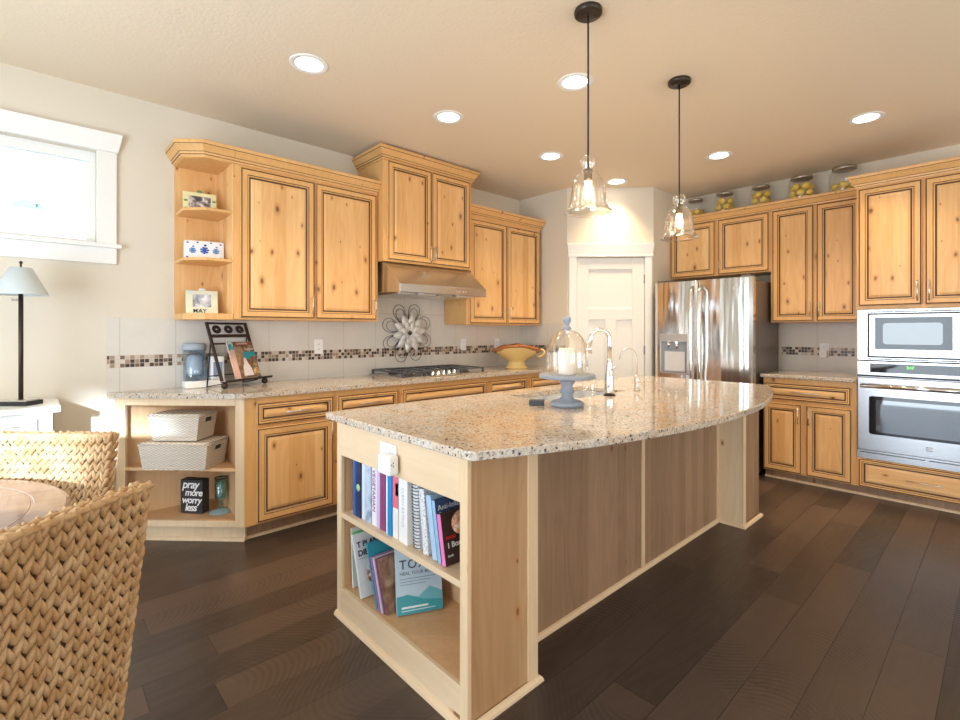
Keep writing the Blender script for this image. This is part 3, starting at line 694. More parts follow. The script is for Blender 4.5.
# -- wall cabinets right wall
UX = 5.05; UD = XW - UX - E
c = RB('wall_cabinet', 'tall two-door alder wall cabinet between fridge and microwave tower', 'cabinet', UX, 1.492)
W_ = 1.492 - .8085
mb = MB(); mb.box(0, W_, 0, UD, 1.368, 2.45); mb.build('carcass', 'alder_frame', c, bev=.0015)
front(c, .016, .338, 1.378, 2.392, pull=('v', .300, .10, .13)); front(c, .360, .672, 1.378, 2.392, pull=('v', .022, .10, .13))
crown(c, [(0, 0), (W_, 0)], 2.475)
mb = MB(); mb.box(0, W_, 0, .02, 2.40, 2.47); mb.build('top_board', 'alder_frame', c)
c = RB('fridge_cabinet', 'short two-door alder cabinet above the refrigerator', 'cabinet', UX, 2.4595)
W_ = 2.4595 - 1.4925
mb = MB(); mb.box(0, W_, 0, UD, 1.842, 2.45); mb.build('carcass', 'alder_frame', c, bev=.0015)
front(c, .014, .470, 1.852, 2.392, pull=None); front(c, .502, .955, 1.852, 2.392, pull=('v', .022, .085, .11))
crown(c, [(0, 0), (W_, 0)], 2.475)
mb = MB(); mb.box(0, W_, 0, .02, 2.40, 2.47); mb.build('top_board', 'alder_frame', c)

# ------------------------------------------------------------------ island
c = thing('kitchen_island', 'large alder kitchen island with open bookshelf end', 'island', (0, 0, 0))
mb = MB(); mb.box(1.372, 3.742, 1.337, 2.08, .0, .70); mb.box(1.372, 3.742, 1.337, 1.36, .70, .884); mb.box(1.372, 1.98, 1.36, 2.08, .70, .884); mb.box(2.85, 3.742, 1.337, 2.08, .70, .884); mb.build('body', 'panel', c)
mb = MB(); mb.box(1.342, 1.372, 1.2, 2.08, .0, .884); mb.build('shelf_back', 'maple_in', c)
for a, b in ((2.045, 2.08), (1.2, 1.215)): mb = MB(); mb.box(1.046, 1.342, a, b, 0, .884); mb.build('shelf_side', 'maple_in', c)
mb = MB(); mb.box(1.034, 1.372, 1.181, 1.200, 0, .884); mb.build('end_panel', 'endwood', c)
mb = MB(); mb.box(1.322, 1.3735, 1.176, 1.181, 0.02, .884); mb.box(1.3725, 1.3775, 1.176, 1.337, 0.0, .884); mb.build('corner_strip', 'maple', c, bev=.002)
for a, b in ((2.040, 2.08), (1.176, 1.214)): mb = MB(); mb.box(1.03, 1.048, a, b, 0, .884); mb.build('stile', 'maple', c, bev=.002)
mb = MB(); mb.box(1.03, 1.048, 1.214, 2.040, .730, .884); mb.build('top_rail', 'maple_y', c, bev=.002)
mb = MB(); mb.box(1.03, 1.048, 1.214, 2.040, 0, .131); mb.build('bottom_rail', 'maple_y', c, bev=.002)
mb = MB(); mb.box(1.034, 1.342, 1.2155, 2.0445, .447, .470); mb.build('shelf', 'maple_y', c, bev=.002)
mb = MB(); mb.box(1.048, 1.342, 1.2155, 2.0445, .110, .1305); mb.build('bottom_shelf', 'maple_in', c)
for a in (2.407, 3.402): mb = MB(); mb.box(a, a + .03, 1.327, 1.337, .02, .884); mb.build('batten', 'maple', c, bev=.002)
mb = MB(); mb.box(3.434, 3.742, 1.182, 1.337, 0, .884); mb.build('post', 'panel', c)
mb = MB(); mb.box(3.4255, 3.434, 1.176, 1.337, 0, .884); mb.box(3.4255, 3.475, 1.173, 1.182, .02, .884); mb.build('corner_strip', 'maple', c, bev=.002)
mb = MB(); mb.sweep([(0, 0), (.016, 0), (.014, .010), (.008, .018), (0, .021)], [(1.03, 2.08), (1.03, 1.176), (1.3775, 1.176), (1.3775, 1.337), (3.4255, 1.337), (3.4255, 1.173), (3.742, 1.173), (3.742, 2.08)])
mb.build('shoe_moulding', 'maple_y', c)
# island countertop with bowed front and sink cut-out
SX0, SX1, SY0, SY1 = 2.05, 2.78, 1.630, 1.975
pts = [(1.0, 2.135), (1.0, 1.135)]
cx, chord, sag = 2.39, 2.76, .285
Rr = (chord * chord / 4 + sag * sag) / (2 * sag); cy = .842 + Rr; ha = math.asin(chord / 2 / Rr)
arc = [(cx + Rr * math.sin(-ha + 2 * ha * i / 40), cy - Rr * math.cos(-ha + 2 * ha * i / 40)) for i in range(41)]
pts = [(1.0, 2.135), (1.0, 1.155), (1.006, 1.134)] + arc[0:] + [(3.787, 1.165), (3.79, 1.20), (3.79, 2.10), (3.755, 2.135)]
pts[3] = (1.02, 1.120)
bm = bmesh.new()
def loop(ps):
    vs = [bm.verts.new((x, y, .915)) for x, y in ps]
    return [bm.edges.new((vs[i], vs[(i + 1) % len(vs)])) for i in range(len(vs))]
es = loop(pts) + loop(rounded([(SX0, SY0), (SX1, SY0), (SX1, SY1), (SX0, SY1)], {0, 1, 2, 3}, .05))
bmesh.ops.triangle_fill(bm, use_beauty=True, use_dissolve=False, edges=es)
bmesh.ops.recalc_face_normals(bm, faces=bm.faces)
if bm.faces[:][0].normal.z < 0: bmesh.ops.reverse_faces(bm, faces=bm.faces)
r = bmesh.ops.extrude_face_region(bm, geom=bm.faces[:])
bmesh.ops.translate(bm, vec=(0, 0, -.0305), verts=[v for v in r['geom'] if isinstance(v, bmesh.types.BMVert)])
bmesh.ops.recalc_face_normals(bm, faces=bm.faces)
me = bpy.data.meshes.new('island_countertop'); bm.to_mesh(me); bm.free(); me.materials.append(M['granite'])
o = bpy.data.objects.new('island_countertop', me); COL.objects.link(o)
b = o.modifiers.new('soft_edge', 'BEVEL'); b.width = .009; b.segments = 3; b.limit_method = 'ANGLE'; b.angle_limit = math.radians(50)
tag(o, 'big polished granite island top with bowed front edge', 'countertop')
# sink
c = thing('kitchen_sink', 'undermount stainless double sink in the island top', 'sink', (0, 0, 0))
for a, b in ((SX0 - .012, 2.40), (2.43, SX1 + .012)):
    mb = MB(); y0, y1, z0, z1 = SY0 - .012, SY1 + .012, .71, .8835; t = .004
    mb.box(a, b, y0, y1, z0, z0 + t); mb.box(a, a + t, y0, y1, z0, z1); mb.box(b - t, b, y0, y1, z0, z1); mb.box(a, b, y0, y0 + t, z0, z1); mb.box(a, b, y1 - t, y1, z0, z1)
    bo = mb.build('bowl', 'sinksteel', c)
    mb = MB(); mb.lathe([(0, .004), (.03, .004), (.042, .0), (.045, .003)], 20, T=trm((a + b) / 2, (y0 + y1) / 2, z0 + t)); mb.build('drain', 'chrome', bo)
mb = MB(); mb.box(2.40, 2.43, SY0 - .01, SY1 + .01, .80, .872); mb.build('divider', 'sinksteel', c)
# faucets
c = thing('kitchen_faucet', 'tall chrome gooseneck pull-down faucet at the island sink', 'faucet', (2.475, 1.572, .915 + E))
mb = MB(); mb.lathe([(.034, 0), (.034, .006), (0, .006)], 24); mb.build('base_ring', 'black', c)
mb = MB(); mb.lathe([(.024, .006), (.026, .02), (.025, .11), (.024, .115), (.019, .15), (.015, .19), (.0155, .2), (0, .2)], 24)
mb.build('body', 'chrome', c)
th = math.radians(125)
def arcpts(r, x0, z0, a0, a1, n): return [(x0 + r * math.cos(a0 + (a1 - a0) * i / n), 0, z0 + r * math.sin(a0 + (a1 - a0) * i / n)) for i in range(n + 1)]
neck = [(0, 0, .19), (0, 0, .30)] + arcpts(.055, -.055, .325, 0, PI, 14) + [(-.116, 0, .29)]
TF = rotm('Z', -math.radians(42.7))
mb = MB(); mb.tube(neck, .013, 12, T=TF); mb.build('spout', 'chrome', c)
mb = MB(); mb.tube([(-.114, 0, .315), (-.121, 0, .275), (-.127, 0, .245)], [.014, .018, .026], 16, T=TF); mb.build('spray_head', 'chrome', c)
mb = MB(); mb.tube([(.02, 0, .15), (.05, 0, .165)], .006, 10, T=TF @ rotm('Z', -1.2)); mb.build('lever', 'chrome', c)
c = thing('filter_faucet', 'slim brushed filtered-water faucet beside the tall gooseneck faucet', 'faucet', (2.81, 1.587, .915 + E))
mb = MB(); mb.lathe([(.020, 0), (.020, .006), (.014, .012), (.014, .05), (.017, .06), (.012, .085), (.006, .10), (0, .1)], 18); mb.build('body', 'nickel', c)
mb = MB(); mb.tube([(0, 0, .09), (0, 0, .215)] + arcpts(.052, -.052, .215, 0, PI * .93, 12) + [(-.110, 0, .195)], .0045, 8, T=TF); mb.build('spout', 'nickel', c)
mb = MB(); mb.tube([(.012, 0, .05), (.035, 0, .052)], .006, 8, T=TF); mb.build('lever', 'nickel', c)

# ------------------------------------------------------------------ appliances
c = thing('range_hood', 'stainless under-cabinet range hood above the cooktop', 'range hood', (2.062, 3.13, 0))
HW = .90
prof = [(0, 1.59), (0, 1.655), (.225, 1.838), (YW - 3.13 - .013, 1.838), (YW - 3.13 - .013, 1.61)]
mb = MB(); mb.add([(0, y, z) for y, z in prof] + [(HW, y, z) for y, z in prof], [(0, 1, 2, 3, 4), (9, 8, 7, 6, 5)] + [(i, 5 + i, 5 + (i + 1) % 5, (i + 1) % 5) for i in range(5)])
mb.build('canopy', 'steel_h', c, bev=.003)
mb = MB()
for k in range(2): mb.box(.06 + k * .40, .06 + k * .40 + .38, .12, .5, 1.584, 1.600)
mb.build('filter', 'nickel', c)
for k in range(2):
    mb = MB(); mb.lathe([(0, 0), (.028, 0), (.03, .006), (0, .006)], 18, T=trm(.25 + .4 * k, .07, 1.5845)); mb.build('lamp', 'plastic', c)
for k in range(4): mb = MB(); mb.tube([(.56 + k * .035, .0, 1.622), (.56 + k * .035, -.005, 1.622)], .007, 10); mb.build('button', 'nickel', c)

c = thing('gas_cooktop', 'stainless gas cooktop with black grates set in the back counter', 'cooktop', (2.135, 3.20, .915 + E))
CW, CD = .92, .52
mb = MB(); mb.box(0, CW, 0, CD, 0, .008); mb.build('tray', 'steel', c, bev=.004)
for k, (gx0, gx1) in enumerate(((.02, .30), (.315, .605), (.62, .90))):
    mb = MB(); y0, y1 = (.04, .50) if k != 1 else (.16, .50)
    r = .006; z = .048
    for yy in (y0, y1): mb.box(gx0, gx1, yy - r, yy + r, z - .012, z)
    for xx in (gx0 + r, gx1 - r): mb.box(xx - r, xx + r, y0, y1, z - .012, z)
    mx = (gx0 + gx1) / 2; my = (y0 + y1) / 2
    mb.box(mx - r, mx + r, y0, y1, z - .012, z); mb.box(gx0, gx1, my - r, my + r, z - .012, z)
    for xx in (gx0 + .01, gx1 - .01):
        for yy in (y0, y1): mb.box(xx - .008, xx + .008, yy - .008, yy + .008, .008, z)
    mb.build('grate', 'grate', c)
for bx, by in ((.16, .15), (.16, .38), (.46, .33), (.76, .15), (.76, .38)):
    mb = MB(); mb.lathe([(.045, .008), (.045, .016), (.032, .018), (.032, .028), (0, .028)], 20, T=trm(bx, by, 0)); mb.build('burner', 'iron', c)
for k in range(5):
    mb = MB(); mb.lathe([(.022, .008), (.022, .014), (.017, .016), (.015, .040), (0, .041)], 18, T=trm(.345 + k * .058, .075, 0)); mb.build('knob', 'chrome', c)

# refrigerator: local x along the wall, front faces -y
c = thing('refrigerator', 'stainless french-door refrigerator with water dispenser', 'refrigerator', (4.60, 2.402, 0), -PI / 2)
FWd = .902
mb = MB(); mb.box(.012, FWd - .012, .075, .74, .02, 1.745); mb.build('cabinet_body', 'fridge_side', c, bev=.004)
def bowed(x0, x1, z0, z1, y0=.07, bow=.022, n=14):
    mb = MB(); vs = []; fs = []
    for i in range(n + 1):
        t = i / n; x = x0 + (x1 - x0) * t; y = -bow * (1 - (2 * t - 1) ** 2) + .004
        if t in (0, 1): y = .012
        vs += [(x, y, z0), (x, y, z1), (x, y0, z0), (x, y0, z1)]
    for i in range(n):
        a, b = i * 4, i * 4 + 4
        fs += [(a, b, b + 1, a + 1), (a + 2, a + 3, b + 3, b + 2), (a + 1, b + 1, b + 3, a + 3), (a, a + 2, b + 2, b)]
    fs += [(0, 1, 3, 2), (n * 4, n * 4 + 2, n * 4 + 3, n * 4 + 1)]
    mb.add(vs, fs); 
    for i in range(len(mb.sm)):
        mb.sm[i] = False
    return mb
for nm, a, b, z0, z1, sd in (('door', 0, .423, .70, 1.765, 'r'), ('door', .431, FWd, .70, 1.765, 'l'), ('freezer_drawer', 0, FWd, .06, .69, 't')):
    o = bowed(a, b, z0, z1, bow=.020 if sd != 't' else .012).build(nm, 'fridge', c)
    if sd in 'rl':
        hx = b - .035 if sd == 'r' else a + .035
        mb = MB(); ps = [(hx, -.012, z0 + .06), (hx, -.055, z0 + .10)] + [(hx, -.062 - .012 * math.sin(PI * k / 8), z0 + .12 + (z1 - z0 - .24) * k / 8) for k in range(9)] + [(hx, -.055, z1 - .10), (hx, -.012, z1 - .06)]
        mb.tube(ps, .014, 10); mb.build('handle', 'chrome', o)
    else:
        mb = MB(); mb.tube([(.08, -.008, .60), (.10, -.055, .60), (FWd - .10, -.055, .60), (FWd - .08, -.008, .60)], .013, 10); mb.build('handle', 'chrome', o)
mb = MB(); mb.box(.02, .10, .02, .12, 1.766, 1.785); mb.build('hinge_cover', 'fridge_side', c)
mb = MB(); mb.box(FWd - .10, FWd - .02, .02, .12, 1.766, 1.785); mb.build('hinge_cover', 'fridge_side', c)
# dispenser
dx0, dx1, dz0, dz1 = .066, .346, .873, 1.262
d = MB().box(dx0, dx1, -.026, .0, dz1 - .075, dz1).box(dx0, dx0 + .012, -.026, 0, dz0, dz1 - .075).box(dx1 - .012, dx1, -.026, 0, dz0, dz1 - .075).box(dx0, dx1, -.026, 0, dz0, dz0 + .014).build('dispenser', 'nickel', c, bev=.002)
mb = MB(); mb.box(dx0 + .012, dx1 - .012, -.0185, -.0165, dz0 + .014, dz1 - .075); mb.build('recess_panel', colr((.30, .35, .42), .3), d)
mb = MB(); mb.box(dx0 + .05, dx1 - .03, -.024, -.0185, dz0 + .03, dz1 - .17); mb.build('paddle', colr((.75, .76, .78), .25), d)
for a, b, r in ((.09, .13, .02), (.17, .145, .016)): mb = MB(); mb.tube([(dx0 + a, -.022, dz1 - .075), (dx0 + a, -.022, dz1 - b)], r, 12); mb.build('nozzle', 'chrome', d)
mb = MB(); mb.box(.745, .775, -.0165, -.014, 1.655, 1.685); mb.build('badge', colr((.5, .5, .52), .3), c)

# microwave: the front stands proud of the tower
c = RB('microwave', 'built-in stainless microwave above the wall oven', 'microwave')
MW = .795; S0 = .006
mb = MB(); mb.box(S0, MW - S0, .0, .45, 1.064, 1.455); mb.box(S0, MW - S0, -.014, .0, 1.064, 1.456); mb.build('trim_kit', 'ovensteel', c, bev=.003)
mb = MB()
for z in (1.432, 1.072):
    for a, b in ((.072, .222), (.230, .420), (.428, .62), (.628, .73)): mb.box(a, b, -.0155, -.013, z, z + .007)
mb.box(.070, .735, -.0150, -.013, 1.086, 1.426); mb.build('vent_slot', 'black', c)
o = MB().box(.080, .730, -.030, -.0152, 1.094, 1.418).build('door', 'ovensteel', c, bev=.005)
mb = MB(); mb.box(.118, .545, -.0315, -.029, 1.152, 1.392); mb.build('door_glass', 'darkglass', o, bev=.003)
mb = MB(); mb.prism(rounded([(.165, 1.190), (.495, 1.190), (.495, 1.350), (.165, 1.350)], {0, 1, 2, 3}, .025), 0, .0015, T=Matrix(((1, 0, 0, 0), (0, 0, -1, -.0315), (0, 1, 0, 0), (0, 0, 0, 1)))); mb.build('viewing_window', 'micglass', o)
mb = MB(); mb.box(.62, .70, -.0315, -.029, 1.15, 1.39); mb.build('keypad', 'darkglass', o)
# wall oven
c = RB('wall_oven', 'stainless wall oven below the built-in microwave', 'oven')
mb = MB(); mb.box(S0, MW - S0, .0, .50, .310, 1.060); mb.box(S0, MW - S0, -.012, 0, .305, .362); mb.build('oven_body', 'ovensteel', c)
mb = MB(); mb.box(S0, MW - S0, -.018, 0, .950, 1.060); o = mb.build('control_panel', 'ovensteel', c, bev=.003)
mb = MB(); mb.box(.087, .735, -.020, -.017, .974, 1.042); mb.build('display_glass', 'darkglass', o)
text('display_digits', '2:17', .024, o, (.300, -.0205, 1.010), (PI / 2, 0, 0), 'green_led', bold=.0006)
mb = MB(); mb.box(S0, MW - S0, -.010, 0, .938, .949); mb.build('gap', 'black', c)
o = MB().box(S0 + .003, MW - S0 - .003, -.032, .0, .372, .934).build('oven_door', 'ovensteel', c, bev=.006)
mb = MB(); mb.prism(rounded([(.082, .500), (.713, .500), (.713, .792), (.082, .792)], {0, 1, 2, 3}, .02), 0, .003, T=Matrix(((1, 0, 0, 0), (0, 0, -1, -.031), (0, 1, 0, 0), (0, 0, 0, 1)))); mb.build('window_border', 'darkglass', o)
mb = MB(); mb.prism(rounded([(.125, .520), (.670, .520), (.670, .765), (.125, .765)], {0, 1, 2, 3}, .015), 0, .0012, T=Matrix(((1, 0, 0, 0), (0, 0, -1, -.034), (0, 1, 0, 0), (0, 0, 0, 1)))); mb.build('window_glass', 'ovenglass', o)
mb = MB(); mb.tube([(.035, -.075, .872), (.76, -.075, .872)], .016, 14); 
for hx in (.055, .74): mb.tube([(hx, -.075, .872), (hx, -.028, .862)], .013, 10)
mb.build('handle', 'chrome', o)
mb = MB()
for k in range(3): mb.box(.405, .445 - .01 * (k == 1), -.0335, -.031, .424 + k * .012, .430 + k * .012)
mb.build('emblem', colr((.35, .35, .36), .3), o)
mb = MB(); mb.box(.02, .40, -.0135, -.010, .350, .356); mb.box(.42, .76, -.0135, -.010, .350, .356); mb.build('lower_vent', 'black', c)

# ------------------------------------------------------------------ ceiling lights
def downlight(label, x, y):
    c = thing('recessed_light', label, 'ceiling light', (x, y, CH), group='recessed ceiling lights')
    mb = MB(); mb.lathe([(.104, 0), (.104, -.004), (.098, -.006), (.074, -.004), (.070, .0), (.074, -.0005), (.104, 0)], 32); mb.build('trim_ring', 'white', c)
    mb = MB(); mb.lathe([(.072, -.0022), (0, -.0030)], 28); mb.build('lens', 'lens', c)
    return c
DL = [(1.13, 2.615, 'recessed ceiling light over the open end shelves'), (2.115, 2.612, 'recessed ceiling light in front of the tall hood cabinet'),
      (3.224, 2.615, 'recessed ceiling light nearest the wall cabinet beside the pantry corner'), (4.245, 2.616, 'recessed ceiling light in front of the pantry door'),
      (2.368, 1.737, 'recessed ceiling light between the island pendants'), (4.248, 1.645, 'recessed ceiling light in front of the refrigerator'),
      (4.247, .666, 'recessed ceiling light in front of the oven tower')]
d0 = None
for x, y, lab in DL:
    if d0 is None: d0 = downlight(lab, x, y)
    else: dup(d0, (x, y, CH), label=lab)
    l = bpy.data.lights.new('downlight_glow', 'AREA'); l.shape = 'DISK'; l.size = .14; l.energy = 5.2; l.color = (1.0, .76, .48); l.spread = math.radians(100)
    o = bpy.data.objects.new('downlight_glow', l); COL.objects.link(o); o.location = (x, y, CH - .012)
# ------------------------------------------------------------------ pendants
c = thing('pendant_light', 'clear glass bell pendant over the bookshelf half of the island', 'pendant light', (1.883, 1.308, 0), group='glass pendants over the island')
mb = MB(); mb.lathe([(.062, CH), (.064, CH - .006), (.062, CH - .020), (.054, CH - .026), (0, CH - .027)], 32); cp = mb.build('canopy', 'bronze', c)
mb = MB()
for sx in (-.035, .035): mb.ball((sx * .8, sx * -.6, CH - .027), .005, 8, 6)
mb.build('screw', 'iron', cp)
mb = MB(); mb.tube([(0, 0, CH - .026), (.002, .001, 2.4), (0, 0, 2.03)], .0042, 8); mb.build('cord', 'black', c)
mb = MB(); mb.lathe([(0, 2.045), (.006, 2.044), (.008, 2.032), (.022, 2.030), (.022, 2.022), (.018, 2.018), (.018, 1.985), (.014, 1.982), (0, 1.982)], 18); mb.build('socket', 'bronze', c)
mb = MB(); mb.lathe([(r_, 2.095 - (2.095 - z_) * 1.10) for r_, z_ in [(.010, 2.095), (.022, 2.092), (.034, 2.080), (.037, 2.066), (.033, 2.050), (.024, 2.036), (.027, 2.026), (.045, 2.018), (.062, 1.998), (.072, 1.965), (.078, 1.920), (.084, 1.885), (.094, 1.866), (.106, 1.858), (.1075, 1.8605), (.096, 1.869), (.0865, 1.887), (.0805, 1.920), (.0745, 1.965)]], 40)
mb.build('glass_shade', 'shade_glass', c)
mb = MB(); mb.lathe([(0, 1.892), (.009, 1.896), (.0145, 1.91), (.0145, 1.955), (.011, 1.975), (.010, 1.983)], 16); bl = mb.build('bulb', 'glass', c)
mb = MB()
for k in range(6):
    a = PI * k / 3; mb.tube([(.006 * math.cos(a), .006 * math.sin(a), 1.90), (.0045 * math.cos(a), .0045 * math.sin(a), 1.972)], .0022, 6)
mb.build('filament', 'bulb', bl)
dup(c, (2.806, 1.312, 0), label='clear glass bell pendant nearer the refrigerator')
for x, y in ((1.883, 1.308), (2.806, 1.312)):
    l = bpy.data.lights.new('pendant_glow', 'POINT'); l.energy = 2.5; l.color = (1, .72, .40); l.shadow_soft_size = .02
    o = bpy.data.objects.new('pendant_glow', l); COL.objects.link(o); o.location = (x, y, 1.935)

# ------------------------------------------------------------------ dining corner
def stitch_unit(mb, P, U, V, N, ln, wd, th, tilt):
    # one braid lobe at P in the plane U,V
    d = (V * math.cos(tilt) + U * math.sin(tilt)); q = (U * math.cos(tilt) - V * math.sin(tilt))
    rows = ((-.5, .30, 0), (-.25, .95, 1), (.05, 1.0, 1), (.32, .7, .8), (.5, .25, .2)); vs = []; fs = []; sg = 6
    for t, k, _ in rows:
        for j in range(sg):
            a = 2 * PI * j / sg; vs.append(P + d * (t * ln) + q * (math.cos(a) * wd / 2 * k) + N * (math.sin(a) * th / 2 * k))
    for i in range(len(rows) - 1):
        for j in range(sg): fs.append((i * sg + j, i * sg + (j + 1) % sg, (i + 1) * sg + (j + 1) % sg, (i + 1) * sg + j))
    fs += [tuple(range(sg))[::-1], tuple((len(rows) - 1) * sg + j for j in range(sg))]
    mb.add(vs, fs, 0, True)
def weave(mb, O, U, V, N, W, H, pitch=.0275, rowp=.034):
    O, U, V, N = Vector(O), Vector(U).normalized(), Vector(V).normalized(), Vector(N).normalized()
    nc = max(1, round(W / pitch)); p = W / nc; nr = max(1, round(H / rowp)); rp = H / nr
    for i in range(nc):
        for j in range(nr):
            for sgn in (-1, 1):
                P = O + U * ((i + .5) * p + sgn * p * .25 + RND.uniform(-.0012, .0012)) + V * ((j + .5) * rp + (0 if sgn < 0 else rp * .18) + RND.uniform(-.002, .002)) + N * RND.uniform(-.0015, .0015)
                stitch_unit(mb, P, U, V, N, rp * 1.32, p * .54, .022, sgn * (.36 + RND.uniform(-.09, .09)))
BW, BT = .45, .055
zt, zb = .890, .16; sl = .128 / .90     # backrest leans: y grows downwards towards the seat
def yb(z): return (.90 - z) * sl
c = thing('woven_dining_chair', 'braided seagrass dining chair seen from behind, beside the round table', 'chair', (.059, 1.365, 0), math.radians(37.7), 'woven seagrass chairs')
mb = MB(); vs = [(s * (BW / 2 - .012), yb(z) + d, z) for z in (zb, zt - .01) for s, d in ((-1, .012), (1, .012), (1, BT - .012), (-1, BT - .012))]
mb.add(vs, [(0, 3, 2, 1), (4, 5, 6, 7), (0, 1, 5, 4), (1, 2, 6, 5), (2, 3, 7, 6), (3, 0, 4, 7)], 1)
vd = Vector((0, -sl, 1)).normalized(); Lb = (zt - zb) / vd.z; nb = Vector((0, -1, -sl)).normalized()
weave(mb, (-BW / 2, yb(zb) + .012, zb), (1, 0, 0), vd, nb, BW, Lb)                       # rear
weave(mb, (BW / 2, yb(.42) + BT - .012, .42), (-1, 0, 0), vd, -nb, BW, (zt - .42) / vd.z)      # front
for s in (-1, 1): weave(mb, (s * (BW / 2 - .010), yb(zb) + BT * .5 - .0165, zb), (0, 1, 0), vd, (s, 0, 0), .033, Lb)
weave(mb, (-BW / 2, yb(zt) + .004, zt - .002), (0, 1, 0), (1, 0, 0), (0, 0, 1), BT - .008, BW, pitch=.024)
mb.build('backrest', ['seagrass', 'core'], c)
mb = MB(); y0 = yb(.45) + BT - .01; y1 = y0 + .40
mb.box(-BW / 2 + .012, BW / 2 - .012, y0, y1 - .012, .20, .448, 1)
weave(mb, (-BW / 2, y1 - .010, .20), (1, 0, 0), (0, 0, 1), (0, 1, 0), BW, .25)
weave(mb, (-BW / 2, y0, .450), (1, 0, 0), (0, 1, 0), (0, 0, 1), BW, .40)
for s in (-1, 1): weave(mb, (s * (BW / 2 - .010), y0, .20), (0, 1, 0), (0, 0, 1), (s, 0, 0), .39, .25)
mb.build('seat', ['seagrass', 'core'], c)
legm = colr((.06, .032, .018), .4)
for lx in (-1, 1):
    for ly, dz in ((yb(.1) + .03, .17), (y1 - .035, .21)):
        mb = MB(); mb.add([(lx * (BW / 2 - .035) + a * .019, ly + b * .019, dz) for a, b in ((-1, -1), (1, -1), (1, 1), (-1, 1))] + [(lx * (BW / 2 - .035) + a * .014, ly + b * .014, 0) for a, b in ((-1, -1), (1, -1), (1, 1), (-1, 1))],
            [(0, 1, 2, 3), (7, 6, 5, 4), (0, 4, 5, 1), (1, 5, 6, 2), (2, 6, 7, 3), (3, 7, 4, 0)]); mb.build('leg', legm, c)
dup(c, (.096, 2.52, 0), (0, 0, math.radians(137.3)), label='braided seagrass chair facing the camera in daylight by the white dresser')
# table
tw = wood('walnut_table', (.40, .29, .24), (.24, .16, .13), axis='x', knots=0, rough=.10, strip=.14)
c = thing('dining_table', 'round polished dark wood dining table with an inlaid ring', 'table', (-.487, 2.082, 0))
RT = .585
mb = MB(); mb.lathe([(0, .712), (RT - .02, .712), (RT - .004, .720), (RT, .732), (RT - .004, .744), (RT - .012, .750), (.497, .750), (.495, .7485), (.489, .7485), (.487, .750), (0, .750)], 72, smooth=False); mb.build('tabletop', tw, c)
mb = MB(); mb.lathe([(.27, 0), (.28, .02), (.26, .05), (.12, .09), (.07, .16), (.06, .30), (.09, .42), (.07, .56), (.14, .66), (.22, .70), (.22, .712), (0, .712)], 32); mb.build('pedestal', tw, c)
# dresser
c = thing('white_dresser', 'white painted dresser against the wall under the high window', 'dresser', (-.90, 3.335, 0))
DWd = .985; DDp = YW - .017 - 3.335
mb = MB(); mb.box(0, DWd, 0, DDp, .09, .872); mb.build('carcass', 'white', c, bev=.003)
mb = MB(); mb.box(-.03, DWd + .032, -.022, DDp, .872, .905); mb.build('top', 'white', c, bev=.006)
for k, (z0, z1) in enumerate(((.66, .845), (.40, .645), (.12, .385))):
    for a, b in ((.05, .475), (.50, .925)):
        mb = MB(); mb.rings(b - a, z1 - z0, [(0, 0), (0, -.014), (.003, -.016), (.03, -.016), (.034, -.010), (.045, -.012)], [0] * 6); o = mb.build('drawer', 'white', c, (a, 0, z0))
        mb = MB(); mb.lathe([(.006, 0), (.006, .012), (.014, .02), (.012, .028), (0, .03)], 14, T=trm((b - a) / 2, -.012, (z1 - z0) / 2) @ rotm('X', PI / 2)); mb.build('knob', 'nickel', o)
for fx in (.02, DWd - .06):
    for fy in (.015, DDp - .055): mb = MB(); mb.box(fx, fx + .04, fy, fy + .04, 0, .09); mb.build('foot', 'white', c)
# table lamp
c = thing('table_lamp', 'slim bronze table lamp with pale blue shade standing on the dresser', 'lamp', (-.036, 3.49, .905 + E))
mb = MB(); mb.box(-.072, .072, -.05, .05, 0, .022); mb.build('base', 'black', c, bev=.002, rot=(0, 0, TH - PI / 2))
mb = MB(); mb.box(-.066, .066, -.045, .045, .022, .028); mb.build('base_top', 'nickel', c, rot=(0, 0, TH - PI / 2))
mb = MB(); mb.tube([(0, 0, .026), (0, 0, .58)], .0105, 10); mb.build('pole', 'bronze', c)
mb = MB(); mb.tube([(-.012, 0, .545), (-.030, 0, .545)], .004, 8); mb.ball((-.032, 0, .545), .007, 10, 7); mb.build('switch', 'nickel', c)
mb = MB(); mb.lathe([(.113, .572), (.044, .714), (.0425, .714), (.1115, .572), (.113, .572)], 40); sh = mb.build('lamp_shade', plain('pale_blue_linen', (.62, .69, .72), .8, bumpy=.2, scale=300), c)
mb = MB(); mb.tube([(0, 0, .58), (0, 0, .735)], .004, 8); mb.ball((0, 0, .742), .008, 10, 7); 
for k in range(3): mb.tube([(0, 0, .710), (.0435 * math.cos(k * 2.09), .0435 * math.sin(k * 2.09), .710)], .002, 6)
mb.build('finial', 'bronze', c)

